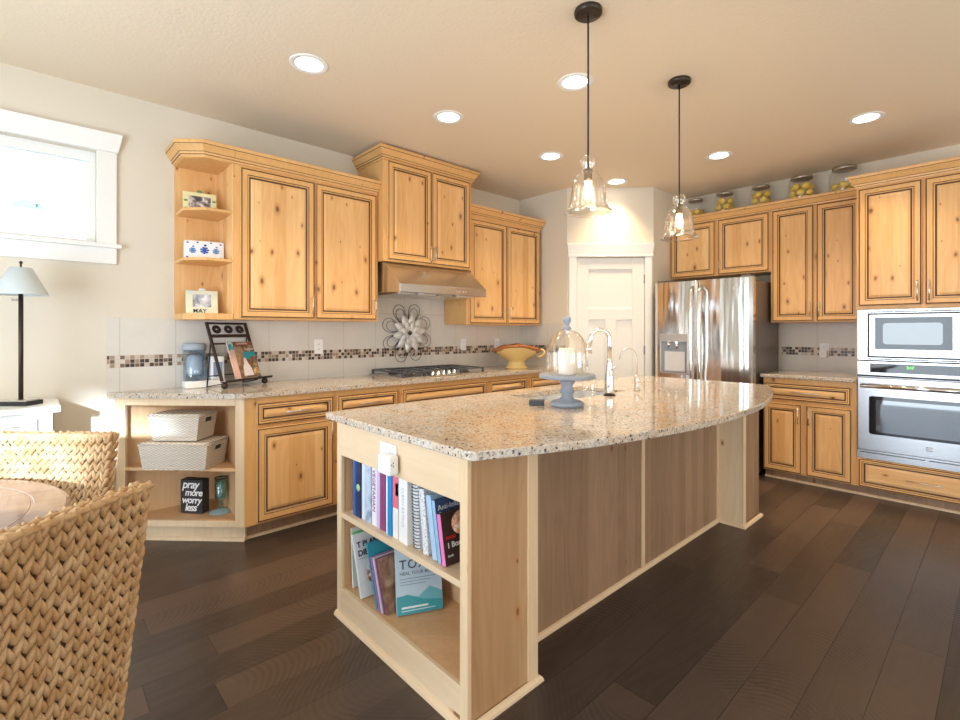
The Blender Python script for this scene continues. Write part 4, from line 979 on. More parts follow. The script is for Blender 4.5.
# ------------------------------------------------------------------ cookbooks on the island shelf
SPM = Matrix(((0, 0, -1), (0, -1, 0), (-1, 0, 0))).to_euler()
def book(label, x, y, z, th, h, d, cov, lean=0.0, rz=0.0, group='cookbooks on the upper island shelf', name='book', hard=True):
    c = thing(name, label, 'book', (x, y, z + E + th * math.sin(lean)), rot=(-lean, 0, rz), group=group)
    t = .0025 if hard else .0008; k = .004 if hard else .001
    mb = MB(); mb.box(0, t, 0, th, 0, h); mb.box(t, d, 0, t, 0, h); mb.box(t, d, th - t, th, 0, h); mb.build('cover', cov, c)
    mb = MB(); mb.box(t, d - k, t, th - t, k, h - k); mb.build('pages', 'paper', c)
    return c
def patch(c, name, x0, x1, z0, z1, mat, y=-.0008):
    mb = MB(); mb.box(x0, x1, y, .0002, z0, z1); return mb.build(name, mat, c)
def spine_patch(c, name, y0, y1, z0, z1, mat):
    mb = MB(); mb.box(-.0007, .0002, y0, y1, z0, z1); return mb.build(name, mat, c)
def spiral(c, th, h, mat='black'):
    mb = MB(); n = int(h / .012)
    for i in range(n):
        z = .008 + i * (h - .016) / (n - 1)
        mb.tube([(-.002 + .007 * math.cos(a), th / 2 + (th / 2 + .002) * math.sin(a), z) for a in [2 * PI * j / 10 for j in range(10)]], .0016, 5, closed=True)
    mb.build('spiral_binding', mat, c)
S1, S0z = .470, .1305
blue, navy = colr((.02, .12, .50)), colr((.018, .03, .10))
b = book('thin bright blue book first in the upper cookbook row', 1.062, 1.966, S1, .020, .262, .20, blue)
b = book('navy book with a pale green dot in the upper cookbook row', 1.060, 1.918, S1, .044, .268, .20, navy)
mb = MB(); mb.lathe([(.016, 0), (.016, .0008), (0, .0008)], 18, T=trm(.0005, .022, .13) @ rotm('Y', -PI / 2)); mb.build('dot', colr((.45, .70, .30)), b)
book('white book with pale blue spine after the navy book', 1.064, 1.889, S1, .024, .250, .19, colr((.70, .78, .88)))
b = book('grey blue book with streaked spine after the white one', 1.062, 1.834, S1, .050, .262, .21, art('grey_blue_cover', [(.25, .33, .48), (.55, .65, .78), (.32, .40, .55)], 12))
b = book('white paperback with purple spine lettering', 1.064, 1.790, S1, .038, .260, .20, colr((.86, .84, .88)))
text('title', 'VEGETARIAN', .030, b, (-.0006, .031, .235), SPM, colr((.32, .06, .34)), bold=.0006)
book('pale lilac paperback beside the purple lettered one', 1.062, 1.762, S1, .024, .246, .20, colr((.62, .48, .74)), hard=False)
book('plum coloured book in the upper cookbook row', 1.064, 1.724, S1, .034, .258, .20, colr((.30, .05, .17)))
b = book('bright cyan blue book with white foot in the upper row', 1.058, 1.666, S1, .040, .262, .21, colr((.01, .26, .62)))
spine_patch(b, 'white_edge', .030, .040, 0, .262, colr((.85, .86, .88)))
b = book('book with red and pink spine over white', 1.060, 1.622, S1, .038, .262, .21, colr((.86, .82, .80)))
spine_patch(b, 'pink_band', .0, .038, .12, .262, colr((.80, .16, .24))); spine_patch(b, 'dark_photo', .0, .018, .17, .22, colr((.05, .04, .10)))
b = book('thick white book with faint grey spine lettering', 1.056, 1.553, S1, .058, .262, .22, colr((.88, .87, .86)))
text('title', 'CLEAN EATING', .022, b, (-.0006, .037, .215), SPM, colr((.55, .56, .62)))
b = book('black and white spiral bound cookbook', 1.066, 1.486, S1, .034, .250, .19, colr((.80, .82, .86)), lean=.05)
spiral(b, .034, .250)
b = book('leaning white book with grey dotted spine', 1.062, 1.426, S1, .032, .235, .20, art('dotted_cover', [(.82, .82, .84), (.80, .80, .82), (.25, .27, .34)], 160), lean=.13)
b = book('leaning pale blue book with sea photo cover', 1.060, 1.371, S1, .028, .225, .20, colr((.42, .60, .80)), lean=.19)
patch(b, 'cover_photo', .004, .20, .02, .20, art('sea_photo', [(.10, .22, .36), (.35, .52, .60), (.62, .72, .74)], 10))
b = book('leaning navy cookbook titled with white letters', 1.058, 1.345, S1, .018, .215, .19, colr((.05, .09, .20)), lean=.19)
spine_patch(b, 'spine_band', 0, .018, 0, .215, colr((.30, .48, .72)))
text('title', 'Anti-Inflam', .026, b, (.010, -.0008, .178), (PI / 2, 0, 0), colr((.80, .82, .85)))
text('subtitle', 'Cookbook', .020, b, (.010, -.0008, .157), (PI / 2, 0, 0), colr((.55, .65, .8)))
b = book('small dark cookbook with pink spine and round food photo', 1.056, 1.317, S1, .020, .175, .165, colr((.06, .035, .03)), lean=.19)
spine_patch(b, 'pink_spine', 0, .020, 0, .175, colr((.82, .22, .50)))
mb = MB(); mb.lathe([(.040, 0), (.040, .0006), (0, .0006)], 26, T=trm(.085, 0, .130) @ rotm('X', PI / 2)); mb.build('food_photo', art('food_photo', [(.45, .10, .05), (.75, .42, .25), (.85, .75, .62)], 55), b)
text('red_title', 'FOOD', .015, b, (.014, -.0008, .085), (PI / 2, 0, 0), colr((.75, .03, .02)), bold=.0005)
text('title', '1 Box, 1', .026, b, (.014, -.0008, .056), (PI / 2, 0, 0), colr((.88, .86, .84)), bold=.0006)
text('author', 'fresh', .012, b, (.014, -.0008, .026), (PI / 2, 0, 0), colr((.8, .8, .8)))
LG = 'cookbooks on the lower island shelf'
book('thin white booklet upright at the end of lower shelf', 1.070, 2.002, S0z, .010, .262, .20, colr((.80, .82, .86)), lean=.06, group=LG, hard=False)
book('thin green booklet leaning on the lower shelf', 1.060, 1.915, S0z, .010, .262, .20, colr((.16, .62, .22)), lean=.30, group=LG, hard=False)
b = book('white diet book with round bowl photo leaning on lower shelf', 1.050, 1.888, S0z, .014, .262, .20, colr((.78, .80, .86)), lean=.32, group=LG)
text('title', 'T PLANT', .032, b, (.012, -.0008, .205), (PI / 2, 0, 0), colr((.04, .05, .09)), bold=.001)
text('title', 'DIET', .034, b, (.012, -.0008, .168), (PI / 2, 0, 0), colr((.04, .05, .09)), bold=.001)
patch(b, 'rule', .012, .11, .156, .158, colr((.1, .35, .35)))
mb = MB(); mb.lathe([(.045, 0), (.045, .0006), (0, .0006)], 26, T=trm(.085, 0, .085) @ rotm('X', PI / 2)); mb.build('bowl_photo', art('bowl_photo', [(.08, .03, .04), (.55, .16, .10), (.80, .66, .52)], 45), b)
b = book('tall teal magazine with dark striped top on lower shelf', 1.058, 1.770, S0z, .012, .262, .20, colr((.03, .30, .42)), lean=.34, group=LG, hard=False)
patch(b, 'dark_band', 0, .20, .155, .20, colr((.06, .03, .10)))
MC = [('purple', (.35, .16, .42)), ('pale grey', (.62, .60, .66)), ('plum', (.22, .06, .16)), ('dark food photo', None)]
for k, (nm, cc) in enumerate(MC):
    book('thin %s magazine in the leaning stack on lower shelf' % nm, 1.056 + .003 * k, 1.748 - .0135 * k, S0z, .0115, .215, .17, colr(cc) if cc else art('food_magazine', [(.10, .045, .03), (.30, .17, .11), (.55, .40, .30)], 14), lean=.34, group=LG, hard=False)
b = book('teal and pale blue cookbook with mountains facing out on lower shelf', 1.090, 1.676, S0z, .016, .262, .192, colr((.50, .66, .78)), lean=.24, rz=-math.radians(24), group=LG)
teal = colr((.05, .36, .44)); teal2 = colr((.16, .50, .58)); ink = colr((.04, .07, .12))
text('title', 'TOXIC', .050, b, (.016, -.0008, .172), (PI / 2, 0, 0), ink, bold=.0004, spacing=1.15)
text('subtitle', 'HEAL YOUR BODY', .0185, b, (.016, -.0008, .148), (PI / 2, 0, 0), ink)
for k in range(3): patch(b, 'blurb_line', .016, .165 - .02 * k, .132 - k * .011, .1345 - k * .011, colr((.20, .30, .38)))
def relief(c, name, poly, mat, y):
    mb = MB(); mb.prism(poly, 0, .0006, T=Matrix(((1, 0, 0, 0), (0, 0, -1, y), (0, 1, 0, 0), (0, 0, 0, 1)))); mb.build(name, mat, c)
relief(b, 'far_mountain', [(.001, .0), (.001, .06), (.04, .075), (.09, .06), (.14, .095), (.191, .07), (.191, 0)], teal2, -.0002)
relief(b, 'near_mountain', [(.001, .0), (.001, .07), (.05, .072), (.11, .050), (.191, .038), (.191, 0)], teal, -.0005)
patch(b, 'byline', .020, .13, .022, .029, colr((.80, .88, .90)), y=-.0016); patch(b, 'byline', .020, .16, .012, .015, colr((.65, .78, .82)), y=-.0016)
# power outlet with plug-in adaptor on the island end
def outlet(label, loc, rz, name='wall_outlet', slots=True, wide=.036):
    c = thing(name, label, 'outlet', loc, rz)
    mb = MB(); mb.box(-wide, wide, -.006, 0, -.058, .058); mb.build('cover_plate', 'plastic', c, bev=.003)
    for sz in (-.020, .020):
        mb = MB(); mb.box(-.017, .017, -.0085, -.005, sz - .014, sz + .014); so = mb.build('socket', 'plastic', c, bev=.002)
        if slots:
            for sx in (-.006, .006): mb = MB(); mb.box(sx - .0012, sx + .0012, -.0092, -.0083, sz - .005, sz + .005); mb.build('slot', 'black', so)
    return c
outlet('white outlet plate on the island end above the bookshelf', (1.0295, 1.640, .795), -PI / 2, wide=.058)
c = thing('plug_adapter', 'white plug-in power adapter in the island outlet', 'adapter', (1.0225, 1.598, .790), -PI / 2)
mb = MB(); mb.box(-.042, .042, -.045, -.0025, -.042, .030); mb.build('adapter_body', 'plastic', c, bev=.008, seg=3)
for a, z in ((-.034, .0), (-.027, -.006), (-.027, .006)):
    mb = MB(); mb.box(.0418, .0426, a - .0018, a + .0018, z - .003, z + .003); mb.build('slot', 'black', c)
outlet('white outlet beside the two-door wall cabinet above the mosaic band', (1.69, YW - .0125, 1.165), 0)
outlet('white outlet on the tile between cooktop and yellow bowl', (3.213, YW - .0125, 1.155), 0)
outlet('white outlet on the tile behind the yellow bowl', (3.690, YW - .0125, 1.150), 0)
c = thing('air_freshener', 'small white plug-in air freshener beside the yellow bowl', 'air freshener', (3.735, YW - .022, 1.125), 0)
mb = MB(); mb.box(-.03, .03, -.04, 0, -.045, .02); mb.build('housing', 'plastic', c, bev=.012, seg=3)
mb = MB(); mb.box(-.018, .018, -.046, -.039, -.03, .005); mb.build('vent', colr((.75, .72, .80)), c, bev=.003)
outlet('white outlet on the tile between refrigerator and wall oven', (XW - .0125, 1.147, 1.120), -PI / 2)
c = thing('plug_in_nightlight', 'white plug-in device in the outlet beside the oven tower', 'nightlight', (XW - .022, 1.147, 1.095), -PI / 2)
mb = MB(); mb.box(-.030, .030, -.045, 0, -.05, .015); mb.build('housing', 'plastic', c, bev=.008, seg=3)
mb = MB(); mb.box(-.014, .014, -.047, -.044, -.03, -.005); mb.build('lens', colr((.72, .74, .76)), c)

# ------------------------------------------------------------------ things on the island top
c = thing('cake_stand', 'blue grey wooden cake stand on the island beside the sink', 'cake stand', (1.975, 1.497, .915 + E))
mb = MB(); mb.lathe([(0, 0), (.078, 0), (.083, .006), (.083, .016), (.074, .024), (.040, .034), (.028, .046), (.026, .058), (.036, .070), (.036, .080), (.026, .090), (.028, .104), (.038, .116), (.040, .130), (0, .130)], 36); mb.build('pedestal', 'bluegrey', c)
mb = MB(); mb.lathe([(0, .130), (.050, .130), (.130, .138), (.138, .142), (.139, .156), (.134, .160), (.126, .158), (0, .158)], 44); mb.build('plate', 'bluegrey', c)
ZP = .915 + E + .158
c = thing('glass_cloche', 'clear glass dome with blue grey knob covering the candle', 'cloche', (1.975, 1.497, ZP + E))
prof = [(.102, 0), (.103, .003), (.1025, .09)] + [(.1025 * math.cos(a) ** .9, .09 + .135 * math.sin(a)) for a in [PI / 2 * k / 10 for k in range(1, 10)]] + [(.006, .2255)]
mb = MB(); mb.lathe(prof, 44); mb.build('dome', 'shade_glass', c)
mb = MB(); mb.lathe([(0, .224), (.022, .224), (.020, .232), (.011, .240), (.011, .250), (.019, .262), (.021, .273), (.016, .286), (0, .290)], 24); mb.build('knob', 'bluegrey', c)
c = thing('pillar_candle', 'white pillar candle standing under the glass dome', 'candle', (1.975, 1.497, ZP + E))
mb = MB(); mb.lathe([(0, 0), (.042, 0), (.043, .003), (.043, .125), (.040, .130), (.030, .127), (0, .124)], 32); mb.build('wax_body', 'wax', c)
mb = MB(); mb.tube([(0, 0, .124), (.001, 0, .140)], .0012, 6); mb.build('wick', 'black', c)
c = thing('drinking_glass', 'clear drinking glass on the island between cake stand and faucet', 'glass', (2.28, 1.575, .915 + E))
mb = MB(); mb.lathe([(0, .004), (.030, .004), (.038, .115), (.0395, .115), (.032, 0), (0, 0)], 28); mb.build('tumbler', 'glass', c)
c = thing('black_box', 'small flat dark box lying beside the cake stand', 'box', (1.882, 1.618, .915 + E), math.radians(-42.7 - 90 + 85))
mb = MB(); mb.box(-.038, .038, -.022, .022, 0, .020); mb.build('case', colr((.06, .075, .09), .4), c, bev=.002)
mb = MB(); mb.box(-.039, .039, -.023, .023, .020, .027); mb.build('lid', colr((.06, .075, .09), .4), c, bev=.002)

# ------------------------------------------------------------------ things on the back counter
c = thing('compote_bowl', 'yellow footed ceramic bowl with wavy brown rim on back counter', 'bowl', (3.60, 3.36, .915 + E))
wf = lambda a, j: (1.0, 0.0) if j < 9 else (1.0, .026 * math.cos(2 * (a - 3.93)) * (1 if j > 9 else .7))
mb = MB(); mb.lathe([(0, 0), (.108, 0), (.112, .008), (.104, .016), (.092, .030), (.084, .060), (.086, .074), (.120, .098), (.180, .140), (.232, .188), (.238, .196), (.228, .196), (.170, .150), (.10, .105), (0, .092)], 56, wav=wf); mb.build('bowl_body', 'ceramic', c)
wf2 = lambda a, j: (1.0 + .02 * math.cos(9 * a), .026 * math.cos(2 * (a - 3.93)) + .004 * math.cos(9 * a))
mb = MB(); mb.lathe([(.224, .182), (.240, .190), (.252, .204), (.250, .214), (.236, .206), (.205, .178), (.224, .182)], 56, wav=wf2); mb.build('rim', 'ceramic_rim', c)
TB = trm(0, 0, 0) @ rotm('Z', TH - PI / 2)
mb = MB(); mb.tube([(.215, 0, .165), (.255, 0, .190), (.282, 0, .170), (.272, 0, .135), (.235, 0, .118), (.200, 0, .125)], [.010, .012, .012, .012, .011, .009], 10, T=TB); mb.build('handle', 'ceramic', c)
# metal flower on the tiles
c = thing('metal_flower', 'silver metal flower with wire loops hung on the tiles above cooktop', 'wall art', (2.535, YW - .0125, 1.272))
for k in range(8):
    a = PI / 8 + k * PI / 4 + .05
    for rr, sc_ in ((.275, 1.0), (.235, .72)):
        mb = MB(); ps = []
        for i in range(25):
            t = 2 * PI * i / 24; d = .075 + (rr - .075) * (.5 - .5 * math.cos(t)); wdt = .082 * sc_ * math.sin(t) * (.35 + .65 * (.5 - .5 * math.cos(t)))
            ps.append((math.cos(a) * d - math.sin(a) * wdt, -.008 - .004 * (k % 2), math.sin(a) * d + math.cos(a) * wdt))
        mb.tube(ps[:-1], .0022, 6, closed=True); mb.build('wire_loop', 'iron', c)
silver = plain('brushed_silver_petal', (.80, .80, .78), .42, .35)
for ring, (n, r0, L, wd, yy, ph) in enumerate(((10, .035, .145, .037, -.022, .15), (8, .015, .100, .028, -.034, .5))):
    for k in range(n):
        a = ph + 2 * PI * k / n; mb = MB(); vs = []; fs = []; N = 9
        for i in range(N + 1):
            t = i / N; ww = wd * math.sin(PI * min(1, .06 + t * .94)) ** .7; d = r0 + L * t; lift = -.022 * math.sin(PI * t * .8) - .004
            for s_, dy in ((-1, -.006), (0, 0), (1, -.006)):
                x_, z_ = math.cos(a) * d - math.sin(a) * ww * s_, math.sin(a) * d + math.cos(a) * ww * s_
                vs += [(x_, yy + lift + dy, z_), (x_, yy + lift + dy + .0015, z_)]
        for i in range(N):
            p, q = i * 6, i * 6 + 6
            for j in (0, 2): fs += [(p + j, q + j, q + j + 2, p + j + 2), (p + j + 1, p + j + 3, q + j + 3, q + j + 1)]
            fs += [(p, p + 1, q + 1, q), (p + 4, q + 4, q + 5, p + 5)]
        mb.add(vs, fs, 0, True); mb.build('petal', silver, c)
mb = MB(); mb.ball((0, -.05, 0), (.019, .015, .019), 18, 12); mb.tube([(0, -.05, 0), (0, 0, 0)], .008, 8); mb.build('flower_centre', 'iron', c)
# cookbook easel
EZ = thing('cookbook_easel', 'dark metal cookbook easel with ball feet and rosettes on counter', 'easel', (.916, 3.430, .915 + E), math.radians(29))
LN = math.radians(19); TE = trm(0, .022, .048) @ rotm('X', -LN)
FWd2, FH = .345, .405
for a in (0, FWd2 - .018): mb = MB(); mb.box(a, a + .018, -.006, .006, 0, FH, T=TE); mb.build('side_rail', 'iron', EZ)
mb = MB(); mb.box(.018, FWd2 - .018, -.005, .005, FH - .012, FH, T=TE); mb.box(.018, FWd2 - .018, -.005, .005, FH - .105, FH - .085, T=TE); mb.box(.018, FWd2 - .018, -.004, .004, FH - .155, FH - .145, T=TE); mb.build('cross_rail', 'iron', EZ)
for k in range(3):
    mb = MB(); cxx = .075 + k * .098
    for q in range(3): mb.tube([TE @ Vector((cxx + (.014 + q * .009) * math.cos(t), 0, FH - .048 + (.010 + q * .008) * math.sin(t))) for t in [2 * PI * i / 14 + q for i in range(14)]], .0042, 6, closed=True)
    mb.build('rosette', 'iron', EZ)
mb = MB(); mb.box(-.012, .405, -.028, .012, .040, .046); mb.box(-.012, .405, -.031, -.027, .046, .056); mb.build('ledge', 'iron', EZ)
for a in (0.0, .352): mb = MB(); mb.ball((a, -.008, .0215), .0215, 16, 11); mb.build('ball_foot', 'bronze', EZ)
mb = MB()
for a in (.02, FWd2 - .02): mb.tube([TE @ Vector((a, .008, .30)), (a - .0, .160, .004)], .0045, 8)
mb.tube([(.02, .152, .075), (FWd2 - .02, .152, .075)], .0035, 8); mb.tube([(.02, .160, .006), (.02, .03, .03)], .0035, 8); mb.tube([(FWd2 - .02, .160, .006), (FWd2 - .02, .03, .03)], .0035, 8)
mb.build('back_leg', 'black', EZ)
Em = Matrix.Translation((.916, 3.430, .915 + E)) @ rotm('Z', math.radians(29))
def on_easel(label, x, w, h, dy, cov, group='cookbooks on the easel', tilt=0.0):
    c = thing('cookbook', label, 'book', (0, 0, 0), group=group)
    c.matrix_world = Em @ TE @ trm(x, -.0065 - dy, -.0005 + .0015) @ rotm('Y', tilt)
    mb = MB(); mb.box(0, w, -.011, -.0095, 0, h); mb.box(0, w, -.0015, 0, 0, h); mb.box(0, .0015, -.011, 0, 0, h); mb.build('cover', cov, c)
    mb = MB(); mb.box(.0015, w - .002, -.0095, -.0015, .002, h - .002); mb.build('pages', 'paper', c)
    return c
c1 = on_easel('pink and teal cookbook with floral cover behind another on easel', .112, .10, .262, .0, colr((.78, .52, .45)))
mb = MB(); mb.box(.0, .05, -.0117, -.0108, .20, .262); mb.build('floral_corner', art('floral', [(.02, .18, .26), (.10, .45, .55), (.75, .85, .85)], 40), c1)
c2 = on_easel('cookbook with woman in white on a brown and teal cover on easel', .155, .165, .255, .0125, art('cookbook_cover', [(.10, .05, .035), (.22, .12, .07), (.42, .30, .20)], 14))
def epatch(c, name, poly, mat, y=-.0112):
    mb = MB(); mb.prism(poly, 0, .0006, T=Matrix(((1, 0, 0, 0), (0, 0, -1, y), (0, 1, 0, 0), (0, 0, 0, 1)))); mb.build(name, mat, c)
epatch(c2, 'header_band', [(.004, .232), (.161, .232), (.161, .25), (.004, .25)], colr((.30, .08, .05)))
text('title', 'COOKING', .020, c2, (.020, -.0122, .235), (PI / 2, 0, 0), colr((.85, .80, .72)))
text('title', 'Supper', .030, c2, (.075, -.0122, .192), (PI / 2, 0, 0), colr((.88, .86, .82)), shear=.2)
epatch(c2, 'teal_swash', [(.055, .165), (.07, .182), (.16, .180), (.163, .15), (.12, .148), (.10, .125), (.06, .14)], colr((.02, .35, .45)))
epatch(c2, 'white_dress', [(.02, .012), (.03, .075), (.045, .105), (.05, .135), (.062, .145), (.072, .13), (.08, .10), (.10, .06), (.105, .012)], colr((.72, .70, .76)))
epatch(c2, 'food_scene', [(.108, .012), (.112, .07), (.13, .10), (.155, .08), (.162, .05), (.162, .012)], art('food_scene', [(.08, .16, .12), (.45, .22, .06), (.80, .74, .60)], 45))
# water pitcher appliance
c = thing('water_dispenser', 'white countertop water appliance with clear tank behind the easel', 'appliance', (.860, 3.667, .915 + E), 0)
mb = MB(); mb.prism(rounded([(-.125, -.065), (.125, -.065), (.125, .062), (-.125, .062)], {0, 1, 2, 3}, .03), 0, .046); mb.build('base', 'plastic', c, bev=.005)
mb = MB(); mb.lathe([(0, .046), (.062, .046), (.066, .056), (.066, .250), (.0645, .250), (.0645, .060), (0, .060)], 32, T=trm(-.058, -.002, 0)); mb.build('tank', 'tankglass', c)
mb = MB(); mb.lathe([(0, .085), (.040, .085), (.046, .10), (.046, .20), (.030, .215), (0, .215)], 24, T=trm(-.058, -.002, 0)); mb.build('filter_core', colr((.82, .86, .90), .2), c)
mb = MB(); mb.lathe([(.068, .250), (.070, .256), (.068, .288), (.060, .294), (0, .294)], 32, T=trm(-.058, -.002, 0)); mb.build('lid', colr((.36, .41, .48), .3), c)
mb = MB(); mb.box(.030, .115, -.045, .050, .046, .205); ho = mb.build('housing', 'plastic', c, bev=.01, seg=3)
mb = MB(); mb.box(.045, .100, -.0465, -.0445, .065, .165); mb.build('front_panel', colr((.22, .32, .50), .2), ho)

# ------------------------------------------------------------------ corner bookcase contents
def on_case(sx, sy, z): q = BM @ Vector((sx, sy, 0)); return (q.x, q.y, z)
def basket(label, sx, sy, z, w0, w1, d0, d1, h):
    c = thing('storage_basket', label, 'basket', on_case(sx, sy, z), -PI / 4, 'wicker baskets in the corner bookcase')
    mb = MB(); vs = []
    for zz, w_, d_ in ((0, w0, d0), (h, w1, d1), (h, w1 - .014, d1 - .014), (.008, w0 - .014, d0 - .014)):
        vs += [(-w_ / 2, -d_ / 2, zz), (w_ / 2, -d_ / 2, zz), (w_ / 2, d_ / 2, zz), (-w_ / 2, d_ / 2, zz)]
    fs = [(3, 2, 1, 0), (12, 13, 14, 15)]
    for a in (0, 4, 8):
        for k in range(4): k2 = (k + 1) % 4; fs.append((a + k, a + k2, a + 4 + k2, a + 4 + k))
    mb.add(vs, fs); mb.build('basket_body', 'wicker', c)
    mb = MB(); mb.tube([(-w1 / 2, -d1 / 2, h), (w1 / 2, -d1 / 2, h), (w1 / 2, d1 / 2, h), (-w1 / 2, d1 / 2, h)], .006, 6, closed=True); mb.build('rim', 'wicker', c)
    mb = MB(); mb.box(-w1 / 2 + .004, w1 / 2 - .004, -d1 / 2 + .004, d1 / 2 - .004, h + .001, h + .011); mb.build('lid', 'wicker', c, bev=.004)
    for s in (-1, 1):
        xx = (w1 / 2 - (w1 - w0) / 2 * .22)
        mb = MB(); mb.box(s * xx - .002, s * xx + .002, -.032, .032, h * .70, h * .87); mb.build('handle_hole', 'black', c)
        mb = MB(); mb.tube([(s * (xx + .003), -.036, h * .68), (s * (xx + .003), .036, h * .68), (s * (xx + .005), .036, h * .90), (s * (xx + .005), -.036, h * .90)], .0045, 6, closed=True); mb.build('handle_trim', 'wicker', c)
    return c
basket('larger whitewashed wicker basket on the middle shelf of bookcase', .390, .062, .4562, .385, .425, .205, .225, .152)
basket('smaller lidded wicker basket stacked on the larger basket', .380, .068, .6262, .270, .315, .170, .190, .150)
c = thing('wooden_sign', 'black block sign with white hand lettering in the bookcase', 'sign', (.700, 3.555, .137 + E), math.radians(-51))
mb = MB(); mb.box(0, .152, 0, .062, 0, .212); mb.build('block', colr((.028, .026, .03), .6), c, bev=.002)
lm = colr((.86, .86, .86), .6)
for ln, xx, zz, sz in (('pray', .012, .160, .072), ('more', .030, .113, .060), ('worry', .008, .066, .060), ('less', .030, .018, .064)):
    text('lettering', ln, sz, c, (xx, -.0008, zz), (PI / 2, 0, 0), lm, shear=.22, bold=.0012, spacing=.88)
c = thing('glass_candle_holder', 'blue green glass candle holder with wide foot beside the sign', 'candle holder', (.893, 3.402, .137 + E))
mb = MB(); mb.lathe([(0, 0), (.062, 0), (.066, .004), (.062, .010), (.030, .016), (.012, .024), (0, .024)], 32); mb.build('foot', colr((.30, .42, .46), .15), c)
mb = MB(); mb.lathe([(.012, .022), (.016, .034), (.012, .046), (.018, .056), (.013, .066), (.020, .078), (.034, .088), (.036, .100), (.036, .215), (.0345, .215), (.033, .10), (0, .092)], 28); mb.build('cup', 'greenglass', c)
mb = MB(); mb.lathe([(.0365, .213), (.038, .217), (.0365, .222), (.034, .219), (.0365, .213)], 28); mb.build('rim', 'iron', c)
mb = MB(); mb.lathe([(0, .094), (.026, .098), (.026, .190), (0, .190)], 20); mb.build('candle', colr((.40, .55, .58), .5), c)

# ------------------------------------------------------------------ open end shelf display
def leaning(name, label, cat, x, y, z, rz, lean=.20): return thing(name, label, cat, (x, y, z + E), rot=(-lean, 0, rz))
c = leaning('photo_frame', 'pale yellow decorated photo frame on the top display shelf', 'photo frame', .722, 3.60, 2.070, math.radians(-8))
def pframe(c, w, h, bw, fm, pm):
    mb = MB(); mb.box(0, w, 0, .012, 0, bw[0]); mb.box(0, w, 0, .012, h - bw[1], h); mb.box(0, bw[2], 0, .012, bw[0], h - bw[1]); mb.box(w - bw[2], w, 0, .012, bw[0], h - bw[1]); mb.build('frame', fm, c, bev=.002)
    mb = MB(); mb.box(bw[2], w - bw[2], .004, .009, bw[0], h - bw[1]); mb.build('photo', pm, c)
    mb = MB(); mb.box(w * .45, w * .55, .012, .016, .005, h * .7); mb.build('easel_back', colr((.1, .09, .08)), c)
phot = art('family_photo', [(.06, .05, .06), (.24, .20, .20), (.80, .72, .72)], 26)
pframe(c, .192, .132, (.026, .024, .032), colr((.78, .74, .42)), phot)
for k, (px, pz, cc) in enumerate(((.018, .015, (.10, .32, .10)), (.06, .010, (.12, .35, .10)), (.13, .011, (.15, .38, .12)), (.175, .018, (.55, .06, .06)), (.016, .07, (.15, .35, .12)), (.178, .08, (.16, .38, .14)))):
    mb = MB(); mb.ball((px, -.001, pz), (.012, .003, .008), 10, 6); mb.build('leaf_ornament', colr(cc), c)
mb = MB(); mb.ball((.096, .004, .140), (.016, .005, .012), 12, 8); mb.build('top_ornament', colr((.15, .32, .14)), c)
c = leaning('ceramic_tray', 'white ceramic tray with blue painted flowers on the middle display shelf', 'tray', .725, 3.600, 1.755, math.radians(-13), .22)
mb = MB(); mb.prism(rounded([(0, 0), (.232, 0), (.232, .132), (0, .132)], {0, 1, 2, 3}, .015), 0, .012, T=Matrix(((1, 0, 0, 0), (0, 0, -1, .012), (0, 1, 0, 0), (0, 0, 0, 1)))); mb.build('tray_body', colr((.84, .85, .88), .15), c, bev=.004)
bl = [colr((.02, .10, .45), .2), colr((.10, .25, .62), .2)]
for k, (px, pz, R0) in enumerate(((.050, .062, .024), (.118, .066, .030), (.184, .064, .024))):
    mb = MB()
    for q in range(7): a = q * 2 * PI / 7 + k; mb.ball((px + R0 * .62 * math.cos(a), -.0005, pz + R0 * .62 * math.sin(a)), (R0 * .30, .0014, R0 * .22), 8, 6)
    mb.ball((px, -.0008, pz), (R0 * .42, .0016, R0 * .42), 10, 6); mb.ball((px + .004, -.0006, pz + R0 * 1.15), (R0 * .3, .0014, R0 * .25), 8, 6)
    mb.build('painted_flower', bl[0] if k == 1 else bl[1], c)
for px, pz in ((.022, .115), (.078, .118), (.155, .120), (.212, .112), (.020, .016), (.075, .012), (.150, .012), (.214, .018)):
    mb = MB(); mb.ball((px, -.0004, pz), (.007, .0012, .005), 8, 6); mb.build('painted_sprig', bl[0], c)
c = leaning('photo_frame', 'pale green calendar photo frame lettered MAY on the bottom display shelf', 'photo frame', .738, 3.598, 1.402, math.radians(-8), .22)
pframe(c, .185, .158, (.046, .026, .040), colr((.74, .76, .60)), art('beach_photo', [(.20, .21, .26), (.42, .45, .52), (.82, .84, .88)], 18))
text('lettering', 'MAY', .036, c, (.040, -.0008, .008), (PI / 2, 0, 0), colr((.03, .03, .03)), bold=.0008, spacing=1.1)
mb = MB(); mb.ball((.030, .001, .150), (.03, .004, .008), 10, 6); mb.ball((.095, .004, .166), (.022, .005, .010), 10, 6); mb.build('cloud_ornament', colr((.68, .78, .82)), c)

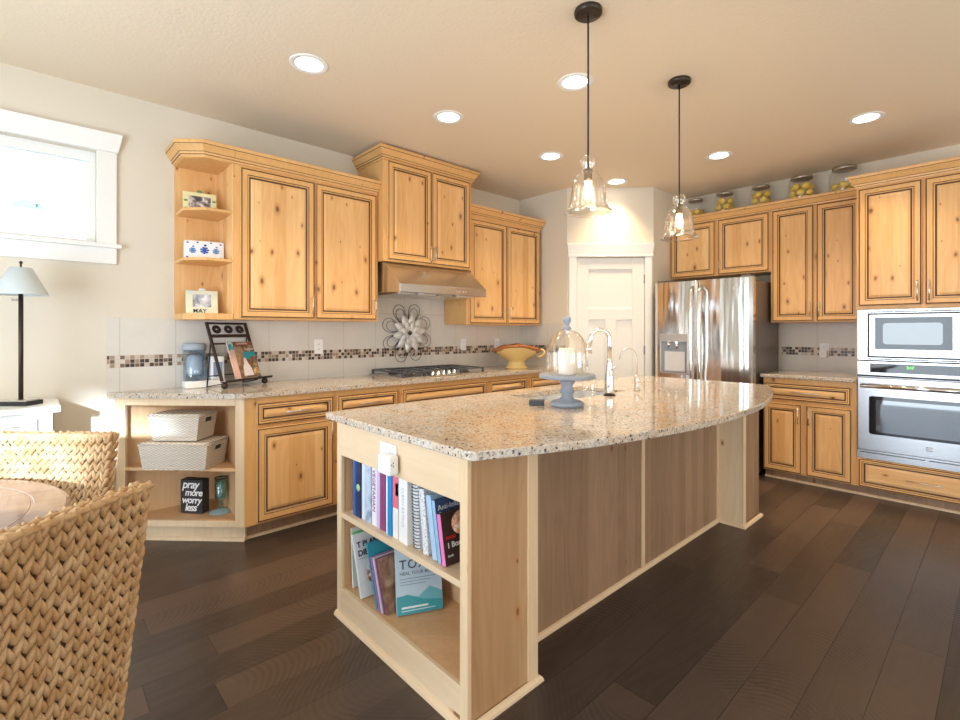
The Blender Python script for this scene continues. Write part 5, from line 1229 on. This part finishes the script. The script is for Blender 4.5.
# ------------------------------------------------------------------ lemon jars above the right-hand cabinets
JZ = 2.4506
JARS = [(2.255, .092, .245, 8, 'smallest visible lemon jar nearest the pantry wall'), (1.960, .100, .255, 11, 'lemon jar above the short fridge cabinet'),
        (1.625, .098, .250, 12, 'lemon jar above the meeting of fridge cabinet and tall cabinet'), (1.285, .112, .262, 15, 'well filled lemon jar above the tall two-door cabinet'),
        (.965, .112, .272, 10, 'tall half-filled lemon jar beside the oven tower crown')]
lem_mesh = None; jar0 = None
for (jy, r, h, n, lab) in JARS:
    c = thing('glass_jar', 'lidded glass jar of lemons, ' + lab, 'jar', (5.205, jy, JZ), group='lemon jars above the cabinets')
    mb = MB(); mb.lathe([(0, .004), (r * .93, .004), (r * .985, .015), (r * .985, h * .66), (r * .90, h * .80), (r * .72, h * .865), (r * .72, h * .90), (r * .74, h * .90), (r * .74, h * .86), (r * .92, h * .80), (r, h * .66), (r, .012), (r * .94, 0), (0, 0)], 36); mb.build('jar_body', 'glass', c)
    mb = MB(); mb.lathe([(r * .76, h * .87), (r * .79, h * .88), (r * .79, h * .955), (r * .74, h * .97), (r * .30, h * .985), (r * .22, h), (0, h)], 32); mb.build('lid', plain('pewter_lid', (.42, .38, .34), .3, .9), c)
    lr = .034; placed = 0; layer = 0
    while placed < n:
        m = min(n - placed, 4 if r < .11 else 5)
        for q in range(m):
            a = 2 * PI * q / (4 if r < .11 else 5) + layer * .7; rad = r - .006 - lr * 1.14
            z = JZ + .006 + lr + layer * lr * 1.72
            if lem_mesh is None:
                mb = MB(); mb.lathe([(0, -.041), (.005, -.039), (.012, -.034), (.024, -.024), (.032, -.010), (.034, 0), (.032, .010), (.024, .024), (.012, .033), (.006, .037), (.004, .041), (0, .042)], 20)
                o = mb.build('lemon', 'yellow'); lem_mesh = o
            else:
                o = lem_mesh.copy(); COL.objects.link(o)
            o.location = (5.205 + rad * math.cos(a), jy + rad * math.sin(a), z)
            o.rotation_euler = (PI / 2 + RND.uniform(-.25, .25), 0, a + RND.uniform(-.3, .3)); o.scale = (.92, .92, .92)
            tag(o, 'yellow lemon inside the ' + lab.replace('lemon jar', 'glass jar'), 'lemon', 'lemons in the jar at ' + lab)
        placed += m; layer += 1
